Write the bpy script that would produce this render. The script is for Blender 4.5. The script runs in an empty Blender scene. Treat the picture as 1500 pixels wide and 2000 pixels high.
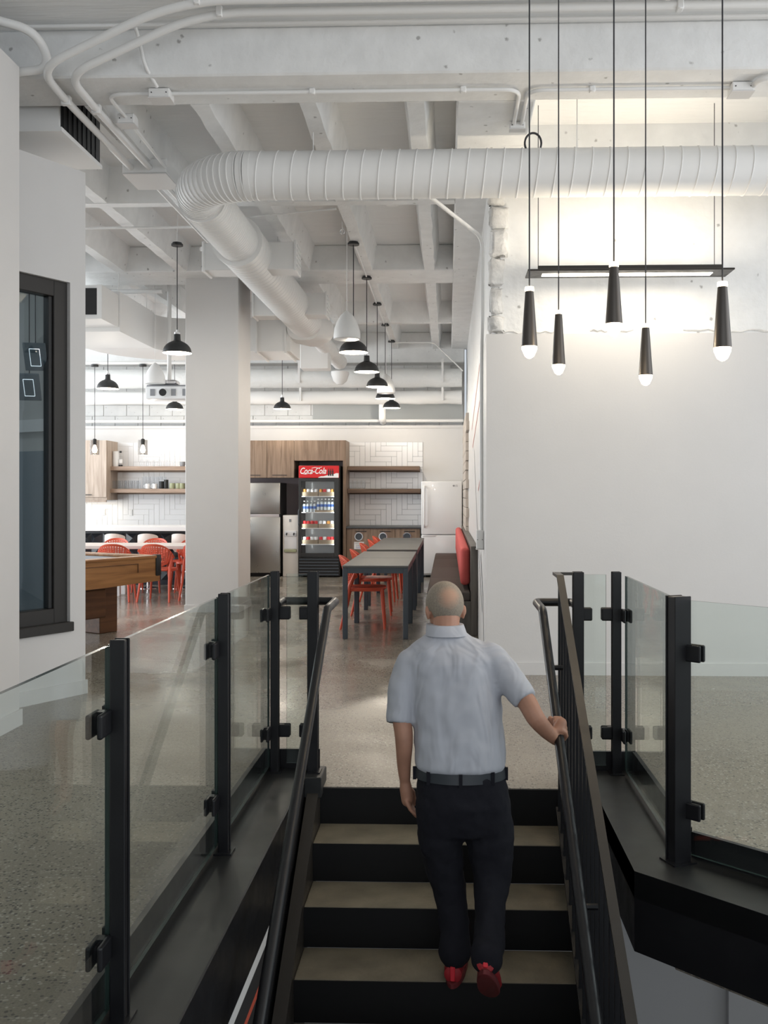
import bpy, bmesh, math, random
from mathutils import Vector, Matrix
random.seed(7)
PI = math.pi
SC = bpy.context.scene
COL = SC.collection

# ------------------------------------------------------------------ camera
F, H, VPX, HY, U0 = 1900.0, 1.45, 875.0, 968.0, 815.0       # focal length / eye height, photo frame 1500x2000
TH = math.atan((VPX - U0) / F)
CT, ST = math.cos(TH), math.sin(TH)
cam_d = bpy.data.cameras.new('camera')
cam = bpy.data.objects.new('camera', cam_d); COL.objects.link(cam)
cam_d.sensor_fit = 'VERTICAL'; cam_d.sensor_height = 36.0; cam_d.sensor_width = 27.0
cam_d.lens = 36.0 * F / 2000.0
cam_d.shift_x = (750 - U0) / 2000.0
cam_d.shift_y = -(1000 - HY) / 2000.0
cam_d.clip_start = 0.05
cam.location = (0, 0, H); cam.rotation_euler = (PI / 2, 0, TH)
SC.camera = cam

# ------------------------------------------------------------------ world, exposure, daylight
w = bpy.data.worlds.new('world'); SC.world = w; w.use_nodes = True
w.node_tree.nodes['Background'].inputs[0].default_value = (0.86, 0.93, 1.0, 1)
w.node_tree.nodes['Background'].inputs[1].default_value = 0.72
SC.view_settings.view_transform = 'Standard'; SC.view_settings.look = 'None'
SC.view_settings.gamma = 1.0; SC.view_settings.exposure = -0.05
SC.cycles.max_bounces = 6; SC.cycles.diffuse_bounces = 4; SC.cycles.glossy_bounces = 3; SC.cycles.transparent_max_bounces = 12
SC.cycles.sample_clamp_indirect = 6.0; SC.cycles.use_denoising = True

def area(name, loc, rot, sx, sy, power, col):
    l = bpy.data.lights.new(name, 'AREA'); l.shape = 'RECTANGLE'; l.size = sx; l.size_y = sy
    l.energy = power; l.color = col
    o = bpy.data.objects.new(name, l); COL.objects.link(o); o.location = loc; o.rotation_euler = rot
    return o
# daylight through the glazed front behind the camera and the window side of the dining area
area('front_daylight', (1.0, -5.6, 2.3), (PI / 2, 0, 0), 9.0, 4.0, 140, (0.90, 0.95, 1.0))
area('side_daylight', (-8.6, 13.0, 2.2), (0, -PI / 2, 0), 3.8, 9.0, 540, (0.93, 0.97, 1.0))
area('stair_side_daylight', (5.6, 3.2, 2.4), (0, PI / 2, 0), 3.6, 6.0, 190, (0.95, 0.97, 1.0))

# ------------------------------------------------------------------ helpers
def ray(u, v):
    a = (u - U0) / F; b = (HY - v) / F
    return a * CT - ST, a * ST + CT, b
def at(u, v, Y):
    r = ray(u, v); k = Y / r[1]
    return Vector((r[0] * k, Y, H + r[2] * k))

def new_mat(name):
    m = bpy.data.materials.new(name); m.use_nodes = True
    return m, m.node_tree.nodes, m.node_tree.links, m.node_tree.nodes['Principled BSDF']

def mat(name, col, rough=0.5, metal=0.0, bump=0.0, bscale=40.0, var=0.0, vscale=3.0, spec=0.5, rvar=0.0, coat=0.0):
    m, n, l, b = new_mat(name)
    b.inputs['Base Color'].default_value = (*col, 1); b.inputs['Roughness'].default_value = rough
    b.inputs['Metallic'].default_value = metal; b.inputs['Specular IOR Level'].default_value = spec
    if coat: b.inputs['Coat Weight'].default_value = coat
    tc = n.new('ShaderNodeTexCoord')
    if var or rvar:
        t = n.new('ShaderNodeTexNoise'); t.inputs['Scale'].default_value = vscale; t.inputs['Detail'].default_value = 6
        l.new(tc.outputs['Object'], t.inputs['Vector'])
        if var:
            r = n.new('ShaderNodeMapRange'); r.inputs[1].default_value = 0.3; r.inputs[2].default_value = 0.7
            r.inputs[3].default_value = 1 - var; r.inputs[4].default_value = 1 + var * 0.5
            mx = n.new('ShaderNodeMix'); mx.data_type = 'RGBA'; mx.blend_type = 'MULTIPLY'; mx.inputs[0].default_value = 1
            mx.inputs[6].default_value = (*col, 1)
            l.new(t.outputs[0], r.inputs[0]); l.new(r.outputs[0], mx.inputs[7]); l.new(mx.outputs[2], b.inputs['Base Color'])
        if rvar:
            r2 = n.new('ShaderNodeMapRange'); r2.inputs[1].default_value = 0.3; r2.inputs[2].default_value = 0.7
            r2.inputs[3].default_value = max(rough - rvar, 0.02); r2.inputs[4].default_value = rough + rvar
            l.new(t.outputs[0], r2.inputs[0]); l.new(r2.outputs[0], b.inputs['Roughness'])
    if bump:
        t = n.new('ShaderNodeTexNoise'); t.inputs['Scale'].default_value = bscale; t.inputs['Detail'].default_value = 5
        l.new(tc.outputs['Object'], t.inputs['Vector'])
        bp = n.new('ShaderNodeBump'); bp.inputs['Strength'].default_value = bump; bp.inputs['Distance'].default_value = 0.02
        l.new(t.outputs[0], bp.inputs['Height']); l.new(bp.outputs[0], b.inputs['Normal'])
    return m

def wood(name, c1, c2, axis='Z', rough=0.45, scale=1.0):
    m, n, l, b = new_mat(name)
    tc = n.new('ShaderNodeTexCoord'); mp = n.new('ShaderNodeMapping')
    s = [22 * scale] * 3; s['XYZ'.index(axis)] = 1.6 * scale
    mp.inputs['Scale'].default_value = s
    t = n.new('ShaderNodeTexNoise'); t.inputs['Scale'].default_value = 1.0; t.inputs['Detail'].default_value = 8
    t.inputs['Distortion'].default_value = 0.6
    cr = n.new('ShaderNodeValToRGB'); cr.color_ramp.elements[0].position = 0.32; cr.color_ramp.elements[1].position = 0.68
    cr.color_ramp.elements[0].color = (*c1, 1); cr.color_ramp.elements[1].color = (*c2, 1)
    l.new(tc.outputs['Object'], mp.inputs[0]); l.new(mp.outputs[0], t.inputs['Vector'])
    l.new(t.outputs[0], cr.inputs[0]); l.new(cr.outputs[0], b.inputs['Base Color'])
    b.inputs['Roughness'].default_value = rough
    return m

def emit(name, col, strength):
    m, n, l, b = new_mat(name)
    b.inputs['Base Color'].default_value = (*col, 1)
    b.inputs['Emission Color'].default_value = (*col, 1); b.inputs['Emission Strength'].default_value = strength
    return m

def glass(name, tint, refl=1.0, ior=1.5, rough=0.0):
    m, n, l, b = new_mat(name); n.remove(b)
    out = n['Material Output']; tr = n.new('ShaderNodeBsdfTransparent'); gl = n.new('ShaderNodeBsdfGlossy')
    tr.inputs[0].default_value = (*tint, 1); gl.inputs['Roughness'].default_value = rough
    gl.inputs[0].default_value = (refl, refl, refl, 1)
    fr = n.new('ShaderNodeFresnel'); fr.inputs[0].default_value = ior
    ge = n.new('ShaderNodeNewGeometry'); mr = n.new('ShaderNodeMapRange')
    mr.inputs[3].default_value = ior; mr.inputs[4].default_value = 1.0 / ior      # leaving the pane: same reflectance, no total reflection
    l.new(ge.outputs['Backfacing'], mr.inputs[0]); l.new(mr.outputs[0], fr.inputs[0])
    mx = n.new('ShaderNodeMixShader')
    l.new(fr.outputs[0], mx.inputs[0]); l.new(tr.outputs[0], mx.inputs[1]); l.new(gl.outputs[0], mx.inputs[2])
    l.new(mx.outputs[0], out.inputs[0])
    return m

class MB:
    def __init__(s): s.bm = bmesh.new()
    def box(s, x0, x1, y0, y1, z0, z1, bev=0.0, seg=2):
        r = bmesh.ops.create_cube(s.bm, size=1.0)
        v = r['verts']
        for q in v: q.co = Vector(((x0 + x1) / 2 + q.co.x * (x1 - x0), (y0 + y1) / 2 + q.co.y * (y1 - y0), (z0 + z1) / 2 + q.co.z * (z1 - z0)))
        if bev:
            ed = list({e for q in v for e in q.link_edges})
            bmesh.ops.bevel(s.bm, geom=ed, offset=bev, segments=seg, affect='EDGES', profile=0.5)
        return s
    def prism(s, poly, z0, z1):
        a = [s.bm.verts.new((p[0], p[1], z0)) for p in poly]; b = [s.bm.verts.new((p[0], p[1], z1)) for p in poly]
        n = len(poly)
        s.bm.faces.new(a[::-1]); s.bm.faces.new(b)
        for i in range(n): s.bm.faces.new((a[i], a[(i + 1) % n], b[(i + 1) % n], b[i]))
        return s
    def face(s, pts):
        s.bm.faces.new([s.bm.verts.new(p) for p in pts]); return s
    def hexa(s, p):            # 8 corners: bottom 4, top 4
        v = [s.bm.verts.new(q) for q in p]
        for f in ((3, 2, 1, 0), (4, 5, 6, 7), (0, 1, 5, 4), (1, 2, 6, 5), (2, 3, 7, 6), (3, 0, 4, 7)): s.bm.faces.new([v[i] for i in f])
        return s
    def rings(s, rr, cap=True, closed=True):
        vs = [[s.bm.verts.new(p) for p in r] for r in rr]
        n = len(vs[0])
        for i in range(len(vs) - 1):
            for j in range(n if closed else n - 1):
                k = (j + 1) % n
                s.bm.faces.new((vs[i][j], vs[i][k], vs[i + 1][k], vs[i + 1][j]))
        if cap:
            s.bm.faces.new(vs[0][::-1]); s.bm.faces.new(vs[-1])
        return s
    def tube(s, pts, r, n=10, cap=True, slant=0.0, ry=None):
        pts = [Vector(p) for p in pts]
        R = r if isinstance(r, (list, tuple)) else [r] * len(pts)
        RY = ry if ry is not None else R
        t0 = (pts[1] - pts[0]).normalized()
        up = Vector((0, 0, 1)) if abs(t0.z) < 0.95 else Vector((0, 1, 0))
        a = t0.cross(up).normalized(); rr = []
        prev = t0
        for i, p in enumerate(pts):
            t = (pts[min(i + 1, len(pts) - 1)] - pts[max(i - 1, 0)])
            t = t.normalized() if t.length > 1e-9 else prev
            q = prev.rotation_difference(t); a = (q @ a).normalized(); prev = t
            b = t.cross(a)
            rr.append([p + a * (R[i] * math.cos(2 * PI * k / n)) + b * (RY[i] * math.sin(2 * PI * k / n)) + t * (slant * math.sin(2 * PI * k / n)) for k in range(n)])
        return s.rings(rr, cap)
    def cyl(s, p0, p1, r0, r1=None, n=16, cap=True):
        return s.tube([p0, p1], [r0, r0 if r1 is None else r1], n, cap)
    def lathe(s, prof, c=(0, 0, 0), n=24, cap=True, sx=1, sy=1):
        rr = [[(c[0] + r * math.cos(2 * PI * k / n) * sx, c[1] + r * math.sin(2 * PI * k / n) * sy, c[2] + z) for k in range(n)] for r, z in prof]
        return s.rings(rr, cap)
    def ball(s, c, r, seg=14, sc=(1, 1, 1)):
        m = Matrix.Translation(c) @ Matrix.Diagonal((r * sc[0], r * sc[1], r * sc[2], 1))
        bmesh.ops.create_uvsphere(s.bm, u_segments=seg, v_segments=max(6, seg // 2 + 2), radius=1.0, matrix=m)
        return s
    def mesh(s, name, smooth=True):
        bmesh.ops.recalc_face_normals(s.bm, faces=s.bm.faces[:])
        me = bpy.data.meshes.new(name); s.bm.to_mesh(me); s.bm.free()
        if smooth:
            for p in me.polygons: p.use_smooth = True
            me.set_sharp_from_angle(angle=math.radians(38))
        return me

def fillet(pts, r, seg=6):
    pts = [Vector(p) for p in pts]; out = [pts[0]]
    for i in range(1, len(pts) - 1):
        p, a, b = pts[i], pts[i - 1], pts[i + 1]
        d1 = (a - p); d2 = (b - p)
        rr = min(r, d1.length * 0.49, d2.length * 0.49)
        p1 = p + d1.normalized() * rr; p2 = p + d2.normalized() * rr
        for k in range(seg + 1):
            t = k / seg
            out.append(p1 * (1 - t) ** 2 + p * 2 * t * (1 - t) + p2 * t * t)
    out.append(pts[-1]); return out

OFF = {}
def obj(name, mb, m, parent=None, smooth=True):
    """one mesh object; geometry is in world coordinates, also below a thing's Empty"""
    me = mb.mesh(name, smooth) if isinstance(mb, MB) else mb
    o = bpy.data.objects.new(name, me); COL.objects.link(o)
    if m is not None and len(me.materials) == 0: me.materials.append(m)
    if parent is not None:
        o.parent = parent
        off = OFF.get(parent.name)
        if off is not None: o.location = -off
        OFF[o.name] = Vector((0, 0, 0)) if off is not None else None
    return o
def tag(o, label, cat, group=None, kind=None):
    if label: o['label'] = label
    if cat: o['category'] = cat
    if group: o['group'] = group
    if kind: o['kind'] = kind
    return o
def thing(name, label, cat, loc=(0, 0, 0), group=None, rz=0.0, local=False, kind=None):
    o = bpy.data.objects.new(name, None); COL.objects.link(o); o.empty_display_size = 0.1
    o.location = loc; o.rotation_euler = (0, 0, rz)
    OFF[o.name] = None if local else Vector(loc)
    return tag(o, label, cat, group, kind)
def struct(name, mb, m, label=None, parent=None, smooth=False):
    o = obj(name, mb, m, parent, smooth)
    if parent is None:
        o['kind'] = 'structure'; OFF[o.name] = Vector((0, 0, 0))
        if label: o['label'] = label
    return o
def copy_tree(root, loc, rz=0.0, label=None, group=None):
    r = root.copy(); COL.objects.link(r); r.location = loc; r.rotation_euler = (0, 0, rz)
    if label: r['label'] = label
    if group: r['group'] = group
    for ch in root.children:
        c = ch.copy(); COL.objects.link(c); c.parent = r
        for g in ch.children:
            d = g.copy(); COL.objects.link(d); d.parent = c
    return r
def text(name, body, size, loc, rot, m, parent, shear=0.0, ext=0.001, ax='CENTER', sx=1.0, offset=0.0):
    cu = bpy.data.curves.new(name, 'FONT'); cu.body = body; cu.size = size; cu.shear = shear; cu.extrude = ext
    cu.align_x = ax; cu.align_y = 'CENTER'; cu.offset = offset
    tmp = bpy.data.objects.new(name, cu); COL.objects.link(tmp)
    dg = bpy.context.evaluated_depsgraph_get()
    me = bpy.data.meshes.new_from_object(tmp.evaluated_get(dg))
    bpy.data.objects.remove(tmp)
    me.transform(Matrix.Translation(loc) @ Matrix.Rotation(rot[2], 4, 'Z') @ Matrix.Rotation(rot[0], 4, 'X') @ Matrix.Diagonal((sx, 1, 1, 1)))
    me.materials.clear()
    return obj(name, me, m, parent)
def baked(me, mods):
    """apply modifiers to a mesh by evaluating it once"""
    o = bpy.data.objects.new('tmp_bake', me); COL.objects.link(o)
    for typ, kw in mods:
        md = o.modifiers.new(typ, typ)
        for k, v in kw.items(): setattr(md, k, v)
    dg = bpy.context.evaluated_depsgraph_get(); dg.update()
    r = bpy.data.meshes.new_from_object(o.evaluated_get(dg)); bpy.data.objects.remove(o)
    return r

# ------------------------------------------------------------------ materials
M = {}
M['white'] = mat('white_paint', (0.67, 0.66, 0.65), 0.55, bump=0.03, bscale=60, var=0.02)
M['cwhite'] = mat('white_painted_concrete', (0.82, 0.825, 0.82), 0.6, bump=0.35, bscale=14, var=0.07, vscale=5)
def speckle(m, sc=9.0):
    n, l = m.node_tree.nodes, m.node_tree.links; b = n['Principled BSDF']; src = b.inputs['Base Color'].links[0].from_socket
    tc = n.new('ShaderNodeTexCoord'); v = n.new('ShaderNodeTexVoronoi'); v.inputs['Scale'].default_value = sc; l.new(tc.outputs['Object'], v.inputs['Vector'])
    t = n.new('ShaderNodeTexNoise'); t.inputs['Scale'].default_value = 60; l.new(tc.outputs['Object'], t.inputs['Vector'])
    a = n.new('ShaderNodeMath'); a.operation = 'MULTIPLY_ADD'; a.inputs[1].default_value = 0.16; l.new(t.outputs[0], a.inputs[0]); l.new(v.outputs['Distance'], a.inputs[2])
    r = n.new('ShaderNodeMapRange'); r.inputs[1].default_value = 0.13; r.inputs[2].default_value = 0.19; r.inputs[3].default_value = 0.6; r.inputs[4].default_value = 0.0; l.new(a.outputs[0], r.inputs[0])
    mx = n.new('ShaderNodeMix'); mx.data_type = 'RGBA'; mx.inputs[7].default_value = (0.16, 0.15, 0.14, 1); l.new(r.outputs[0], mx.inputs[0]); l.new(src, mx.inputs[6]); l.new(mx.outputs[2], b.inputs['Base Color'])
speckle(M['cwhite'], 7.0)
M['rough_concrete'] = mat('broken_white_concrete', (0.76, 0.75, 0.73), 0.75, bump=0.9, bscale=18, var=0.2, vscale=9)
M['pipe'] = mat('white_pipe_paint', (0.80, 0.80, 0.79), 0.42)
M['duct'] = mat('white_duct_paint', (0.80, 0.80, 0.79), 0.55, bump=0.03, bscale=8, spec=0.3)
M['insul'] = mat('white_duct_insulation', (0.78, 0.79, 0.78), 0.5, bump=0.7, bscale=9)
M['steel'] = mat('black_steel', (0.008, 0.008, 0.0095), 0.38, spec=0.32, rvar=0.08, vscale=8)
M['steel_cap'] = mat('blackened_steel_plate', (0.014, 0.0145, 0.0145), 0.42, var=0.25, vscale=2.5, rvar=0.1, spec=0.4)
M['bronze'] = mat('dark_steel_flat_bar', (0.028, 0.024, 0.020), 0.40, rvar=0.1, vscale=10, spec=0.4)
M['riser'] = mat('black_riser', (0.005, 0.005, 0.0055), 0.5, spec=0.25)
M['tread'] = mat('concrete_tread', (0.165, 0.142, 0.10), 0.7, bump=0.15, bscale=50, var=0.3, vscale=6)
M['black'] = mat('matte_black_metal', (0.020, 0.021, 0.022), 0.5)
M['frame_dark'] = mat('dark_window_frame', (0.022, 0.020, 0.018), 0.45)
M['darkgrille'] = mat('black_grille', (0.010, 0.010, 0.011), 0.5)
M['cable'] = mat('black_cable', (0.03, 0.03, 0.035), 0.6)
M['chrome'] = mat('chrome', (0.85, 0.85, 0.87), 0.12, metal=1)
M['inox'] = mat('stainless_steel', (0.42, 0.41, 0.39), 0.33, metal=1, rvar=0.08, vscale=3)
M['orange'] = mat('orange_red_plastic', (0.60, 0.085, 0.04), 0.45)
M['table_grey'] = mat('grey_table_top', (0.12, 0.12, 0.118), 0.55, spec=0.3)
M['table_leg'] = mat('blue_grey_powder_coat', (0.050, 0.062, 0.078), 0.5)
M['seat_fabric'] = mat('grey_brown_fabric', (0.085, 0.07, 0.066), 0.9, bump=0.3, bscale=200)
M['red_fabric'] = mat('coral_fabric', (0.62, 0.11, 0.10), 0.85, bump=0.2, bscale=200)
M['tile'] = mat('white_glazed_tile', (0.82, 0.82, 0.83), 0.22)
M['grout'] = mat('grey_grout', (0.30, 0.30, 0.31), 0.9)
M['grout_light'] = mat('pale_and_lit_grout', (0.70, 0.70, 0.69), 0.9)  # white block joints; also the left tile grout, painted as if lit up
M['counter'] = mat('dark_grey_counter', (0.07, 0.075, 0.08), 0.35)
M['appl'] = mat('white_enamel', (0.80, 0.81, 0.82), 0.25, coat=0.3)
M['cream'] = mat('cream_plastic', (0.80, 0.76, 0.71), 0.4)
M['purple'] = mat('mauve_alcove_paint', (0.30, 0.25, 0.26), 0.6)
M['red'] = mat('red_print', (0.60, 0.012, 0.016), 0.4)
M['redline'] = mat('red_paint_line', (0.52, 0.09, 0.05), 0.6)
M['white_print'] = mat('white_print', (0.85, 0.85, 0.85), 0.5)
M['grey_print'] = mat('grey_print', (0.25, 0.26, 0.28), 0.5)
M['blue_print'] = mat('blue_label', (0.05, 0.13, 0.42), 0.4)
M['card'] = mat('brown_cardboard', (0.30, 0.24, 0.17), 0.8)
M['wood_cab'] = wood('taupe_wood_laminate', (0.16, 0.105, 0.07), (0.30, 0.215, 0.155), 'Z', 0.5)
M['wood_pale'] = wood('pale_oak_laminate', (0.36, 0.28, 0.22), (0.52, 0.43, 0.36), 'Z', 0.5)
M['wood_shelf'] = wood('walnut_shelf', (0.085, 0.052, 0.033), (0.17, 0.11, 0.075), 'X', 0.5)
M['wood_shelf_pale'] = wood('oak_shelf', (0.25, 0.17, 0.12), (0.40, 0.29, 0.22), 'X', 0.5)
M['wood_pool'] = wood('honey_oak', (0.20, 0.085, 0.026), (0.40, 0.19, 0.065), 'X', 0.4, 0.8)
M['wood_pool_d'] = wood('dark_oak', (0.075, 0.030, 0.012), (0.15, 0.065, 0.026), 'X', 0.4, 0.8)
M['wood_bench'] = wood('grey_wood_laminate', (0.075, 0.066, 0.058), (0.15, 0.135, 0.118), 'Z', 0.5)
M['felt'] = mat('blue_grey_cloth', (0.30, 0.33, 0.38), 0.9)
M['white_top'] = mat('white_counter', (0.80, 0.79, 0.79), 0.3)
M['table_pale'] = mat('pale_wood_table', (0.62, 0.55, 0.52), 0.4)
M['facet'] = mat('dark_faceted_tile', (0.022, 0.026, 0.034), 0.22)
M['stool'] = mat('off_white_shell', (0.80, 0.75, 0.69), 0.45)
M['brick'] = mat('painted_brick_slip', (0.50, 0.45, 0.40), 0.7, bump=0.3, bscale=30, var=0.15, vscale=4)
M['brick_edge'] = mat('mural_wall_paint', (0.70, 0.70, 0.69), 0.7, bump=0.4, bscale=14, var=0.1, vscale=6)
M['dark_wall'] = mat('dark_stairwell_paint', (0.022, 0.022, 0.023), 0.6)
M['recess'] = mat('recess_shade_grey', (0.50, 0.52, 0.52), 0.7)  # grey carries the shade inside the recess
M['panel_grey'] = mat('blue_grey_panel', (0.10, 0.13, 0.15), 0.5)
M['green'] = mat('pale_green_ceramic', (0.36, 0.38, 0.24), 0.4)
M['skin'] = mat('skin', (0.40, 0.205, 0.135), 0.55, var=0.12, vscale=18)
M['shoe'] = mat('red_shoe', (0.30, 0.012, 0.018), 0.6, bump=0.2, bscale=90)
M['sole'] = mat('dark_red_sole', (0.12, 0.012, 0.014), 0.7)
M['belt'] = mat('black_leather_belt', (0.03, 0.035, 0.042), 0.4)
M['blue_wall'] = mat('slate_blue_paint', (0.12, 0.17, 0.20), 0.7)
M['grey_wall'] = mat('meeting_room_paint', (0.42, 0.42, 0.40), 0.7)
M['glass'] = glass('clear_guard_glass', (0.93, 0.965, 0.95), 1.0, 1.45)
M['glass_edge'] = mat('green_glass_edge', (0.03, 0.05, 0.045), 0.2)
M['win_glass'] = glass('window_glass', (0.80, 0.86, 0.88), 0.9, 1.5)
M['thin_glass'] = glass('thin_clear_glass', (0.975, 0.98, 0.985), 0.9, 1.35)
M['smoke_glass'] = glass('smoked_lamp_glass', (0.60, 0.58, 0.56), 0.9, 1.5)
M['bulb'] = emit('warm_bulb', (1.0, 0.80, 0.52), 22)
M['bulb_ring'] = emit('warm_lamp_ring', (1.0, 0.80, 0.52), 14)
M['lamp_in'] = emit('lit_shade_lining', (1.0, 0.93, 0.80), 2.6)
M['reflected_strip'] = emit('reflected_led', (0.95, 0.97, 1.0), 1.0)  # glow of the reflected lamp slots, modelled behind the window
M['strip'] = emit('linear_led', (1.0, 0.90, 0.74), 9)

def shirt_mat():
    m, n, l, b = new_mat('pale_blue_shirt_cotton')
    b.inputs['Base Color'].default_value = (0.405, 0.415, 0.455, 1); b.inputs['Roughness'].default_value = 0.85
    tc = n.new('ShaderNodeTexCoord'); mp = n.new('ShaderNodeMapping'); mp.inputs['Scale'].default_value = (7, 7, 2.2)
    mp.inputs['Rotation'].default_value = (0, 0.5, 0)
    t = n.new('ShaderNodeTexNoise'); t.inputs['Scale'].default_value = 1.2; t.inputs['Detail'].default_value = 2; t.inputs['Distortion'].default_value = 0.8
    bp = n.new('ShaderNodeBump'); bp.inputs['Strength'].default_value = 0.55; bp.inputs['Distance'].default_value = 0.06
    l.new(tc.outputs['Object'], mp.inputs[0]); l.new(mp.outputs[0], t.inputs['Vector']); l.new(t.outputs[0], bp.inputs['Height']); l.new(bp.outputs[0], b.inputs['Normal'])
    return m
M['shirt'] = shirt_mat()
M['trousers'] = mat('navy_black_trousers', (0.012, 0.012, 0.0165), 0.9, bump=0.5, bscale=9, spec=0.2)
def hair_mat(spot):
    m, n, l, b = new_mat('short_grey_hair')
    b.inputs['Roughness'].default_value = 0.8
    tc = n.new('ShaderNodeTexCoord'); t = n.new('ShaderNodeTexNoise'); t.inputs['Scale'].default_value = 160
    cr = n.new('ShaderNodeValToRGB')
    cr.color_ramp.elements[0].color = (0.16, 0.13, 0.10, 1); cr.color_ramp.elements[1].color = (0.34, 0.29, 0.23, 1)
    l.new(tc.outputs['Object'], t.inputs['Vector']); l.new(t.outputs[0], cr.inputs[0])
    # thin crown: scalp shows through
    vm = n.new('ShaderNodeVectorMath'); vm.operation = 'DISTANCE'; vm.inputs[1].default_value = spot; l.new(tc.outputs['Object'], vm.inputs[0])
    t2 = n.new('ShaderNodeTexNoise'); t2.inputs['Scale'].default_value = 35; l.new(tc.outputs['Object'], t2.inputs['Vector'])
    mm = n.new('ShaderNodeMath'); mm.operation = 'MULTIPLY_ADD'; mm.inputs[1].default_value = 0.03; l.new(t2.outputs[0], mm.inputs[0]); l.new(vm.outputs['Value'], mm.inputs[2])
    mr = n.new('ShaderNodeMapRange'); mr.inputs[1].default_value = 0.035; mr.inputs[2].default_value = 0.072; l.new(mm.outputs[0], mr.inputs[0])
    mx = n.new('ShaderNodeMix'); mx.data_type = 'RGBA'; mx.inputs[6].default_value = (0.42, 0.255, 0.175, 1); l.new(mr.outputs[0], mx.inputs[0]); l.new(cr.outputs[0], mx.inputs[7])
    l.new(mx.outputs[2], b.inputs['Base Color'])
    return m
M['cone'] = mat('brushed_dark_bronze', (0.07, 0.062, 0.055), 0.35, metal=0.6)
HC = at(869, 1188, 4.17)
M['hair'] = hair_mat(HC + Vector((0.018, -0.082, 0.060)))

def floor_mat():
    m, n, l, b = new_mat('polished_aggregate_concrete')
    tc = n.new('ShaderNodeTexCoord')
    def noise(sc, det=4):
        t = n.new('ShaderNodeTexNoise'); t.inputs['Scale'].default_value = sc; t.inputs['Detail'].default_value = det
        l.new(tc.outputs['Object'], t.inputs['Vector']); return t
    def ramp(src, p0, c0, p1, c1):
        r = n.new('ShaderNodeValToRGB'); r.color_ramp.elements[0].position = p0; r.color_ramp.elements[1].position = p1
        r.color_ramp.elements[0].color = (*c0, 1); r.color_ramp.elements[1].color = (*c1, 1); l.new(src, r.inputs[0]); return r
    def mix(fac, a, c, typ='MIX'):
        x = n.new('ShaderNodeMix'); x.data_type = 'RGBA'; x.blend_type = typ
        for s, v in ((0, fac), (6, a), (7, c)):
            if isinstance(v, (int, float)): x.inputs[s].default_value = v
            elif isinstance(v, tuple): x.inputs[s].default_value = (*v, 1)
            else: l.new(v, x.inputs[s])
        return x.outputs[2]
    big = noise(0.55, 5)
    base = ramp(big.outputs[0], 0.35, (0.205, 0.175, 0.138), 0.65, (0.325, 0.29, 0.242)).outputs[0]
    v1 = n.new('ShaderNodeTexVoronoi'); v1.inputs['Scale'].default_value = 75; l.new(tc.outputs['Object'], v1.inputs['Vector'])
    sep = n.new('ShaderNodeSeparateColor'); l.new(v1.outputs['Color'], sep.inputs[0])
    inside = ramp(v1.outputs['Distance'], 0.36, (1, 1, 1), 0.52, (0, 0, 0)).outputs[0]
    darkpick = ramp(sep.outputs[0], 0.66, (0, 0, 0), 0.70, (1, 1, 1)).outputs[0]
    lightpick = ramp(sep.outputs[1], 0.72, (0, 0, 0), 0.78, (1, 1, 1)).outputs[0]
    expo = ramp(noise(0.8, 3).outputs[0], 0.40, (0.45, 0.45, 0.45), 0.60, (1, 1, 1)).outputs[0]
    f1 = mix(1.0, mix(1.0, inside, darkpick, 'MULTIPLY'), expo, 'MULTIPLY')
    f2 = mix(1.0, mix(1.0, inside, lightpick, 'MULTIPLY'), expo, 'MULTIPLY')
    c = mix(f1, base, (0.055, 0.050, 0.046)); c = mix(f2, c, (0.42, 0.39, 0.34))
    fine = ramp(noise(140, 2).outputs[0], 0.35, (0.82, 0.82, 0.82), 0.65, (1.12, 1.12, 1.12)).outputs[0]
    c = mix(1.0, c, fine, 'MULTIPLY')
    l.new(c, b.inputs['Base Color'])
    rr = n.new('ShaderNodeMapRange'); rr.inputs[1].default_value = 0.35; rr.inputs[2].default_value = 0.65; rr.inputs[3].default_value = 0.13; rr.inputs[4].default_value = 0.30
    l.new(noise(1.1, 5).outputs[0], rr.inputs[0])
    # the ground finish by the stairs is honed, the dining area is polished
    sx = n.new('ShaderNodeSeparateXYZ'); l.new(tc.outputs['Object'], sx.inputs[0])
    zn = n.new('ShaderNodeMapRange'); zn.inputs[1].default_value = 5.7; zn.inputs[2].default_value = 7.6; zn.inputs[3].default_value = 0.30; zn.inputs[4].default_value = 0.0
    wob = n.new('ShaderNodeMath'); wob.operation = 'ADD'; l.new(sx.outputs[1], wob.inputs[0]); l.new(noise(0.9, 3).outputs[0], wob.inputs[1])
    l.new(wob.outputs[0], zn.inputs[0])
    ad = n.new('ShaderNodeMath'); ad.operation = 'ADD'; l.new(rr.outputs[0], ad.inputs[0]); l.new(zn.outputs[0], ad.inputs[1]); l.new(ad.outputs[0], b.inputs['Roughness'])
    bp = n.new('ShaderNodeBump'); bp.inputs['Strength'].default_value = 0.05; bp.inputs['Distance'].default_value = 0.02
    l.new(noise(2.2, 3).outputs[0], bp.inputs['Height']); l.new(bp.outputs[0], b.inputs['Normal'])
    b.inputs['Specular IOR Level'].default_value = 0.6
    return m
M['floor'] = floor_mat()

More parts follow.
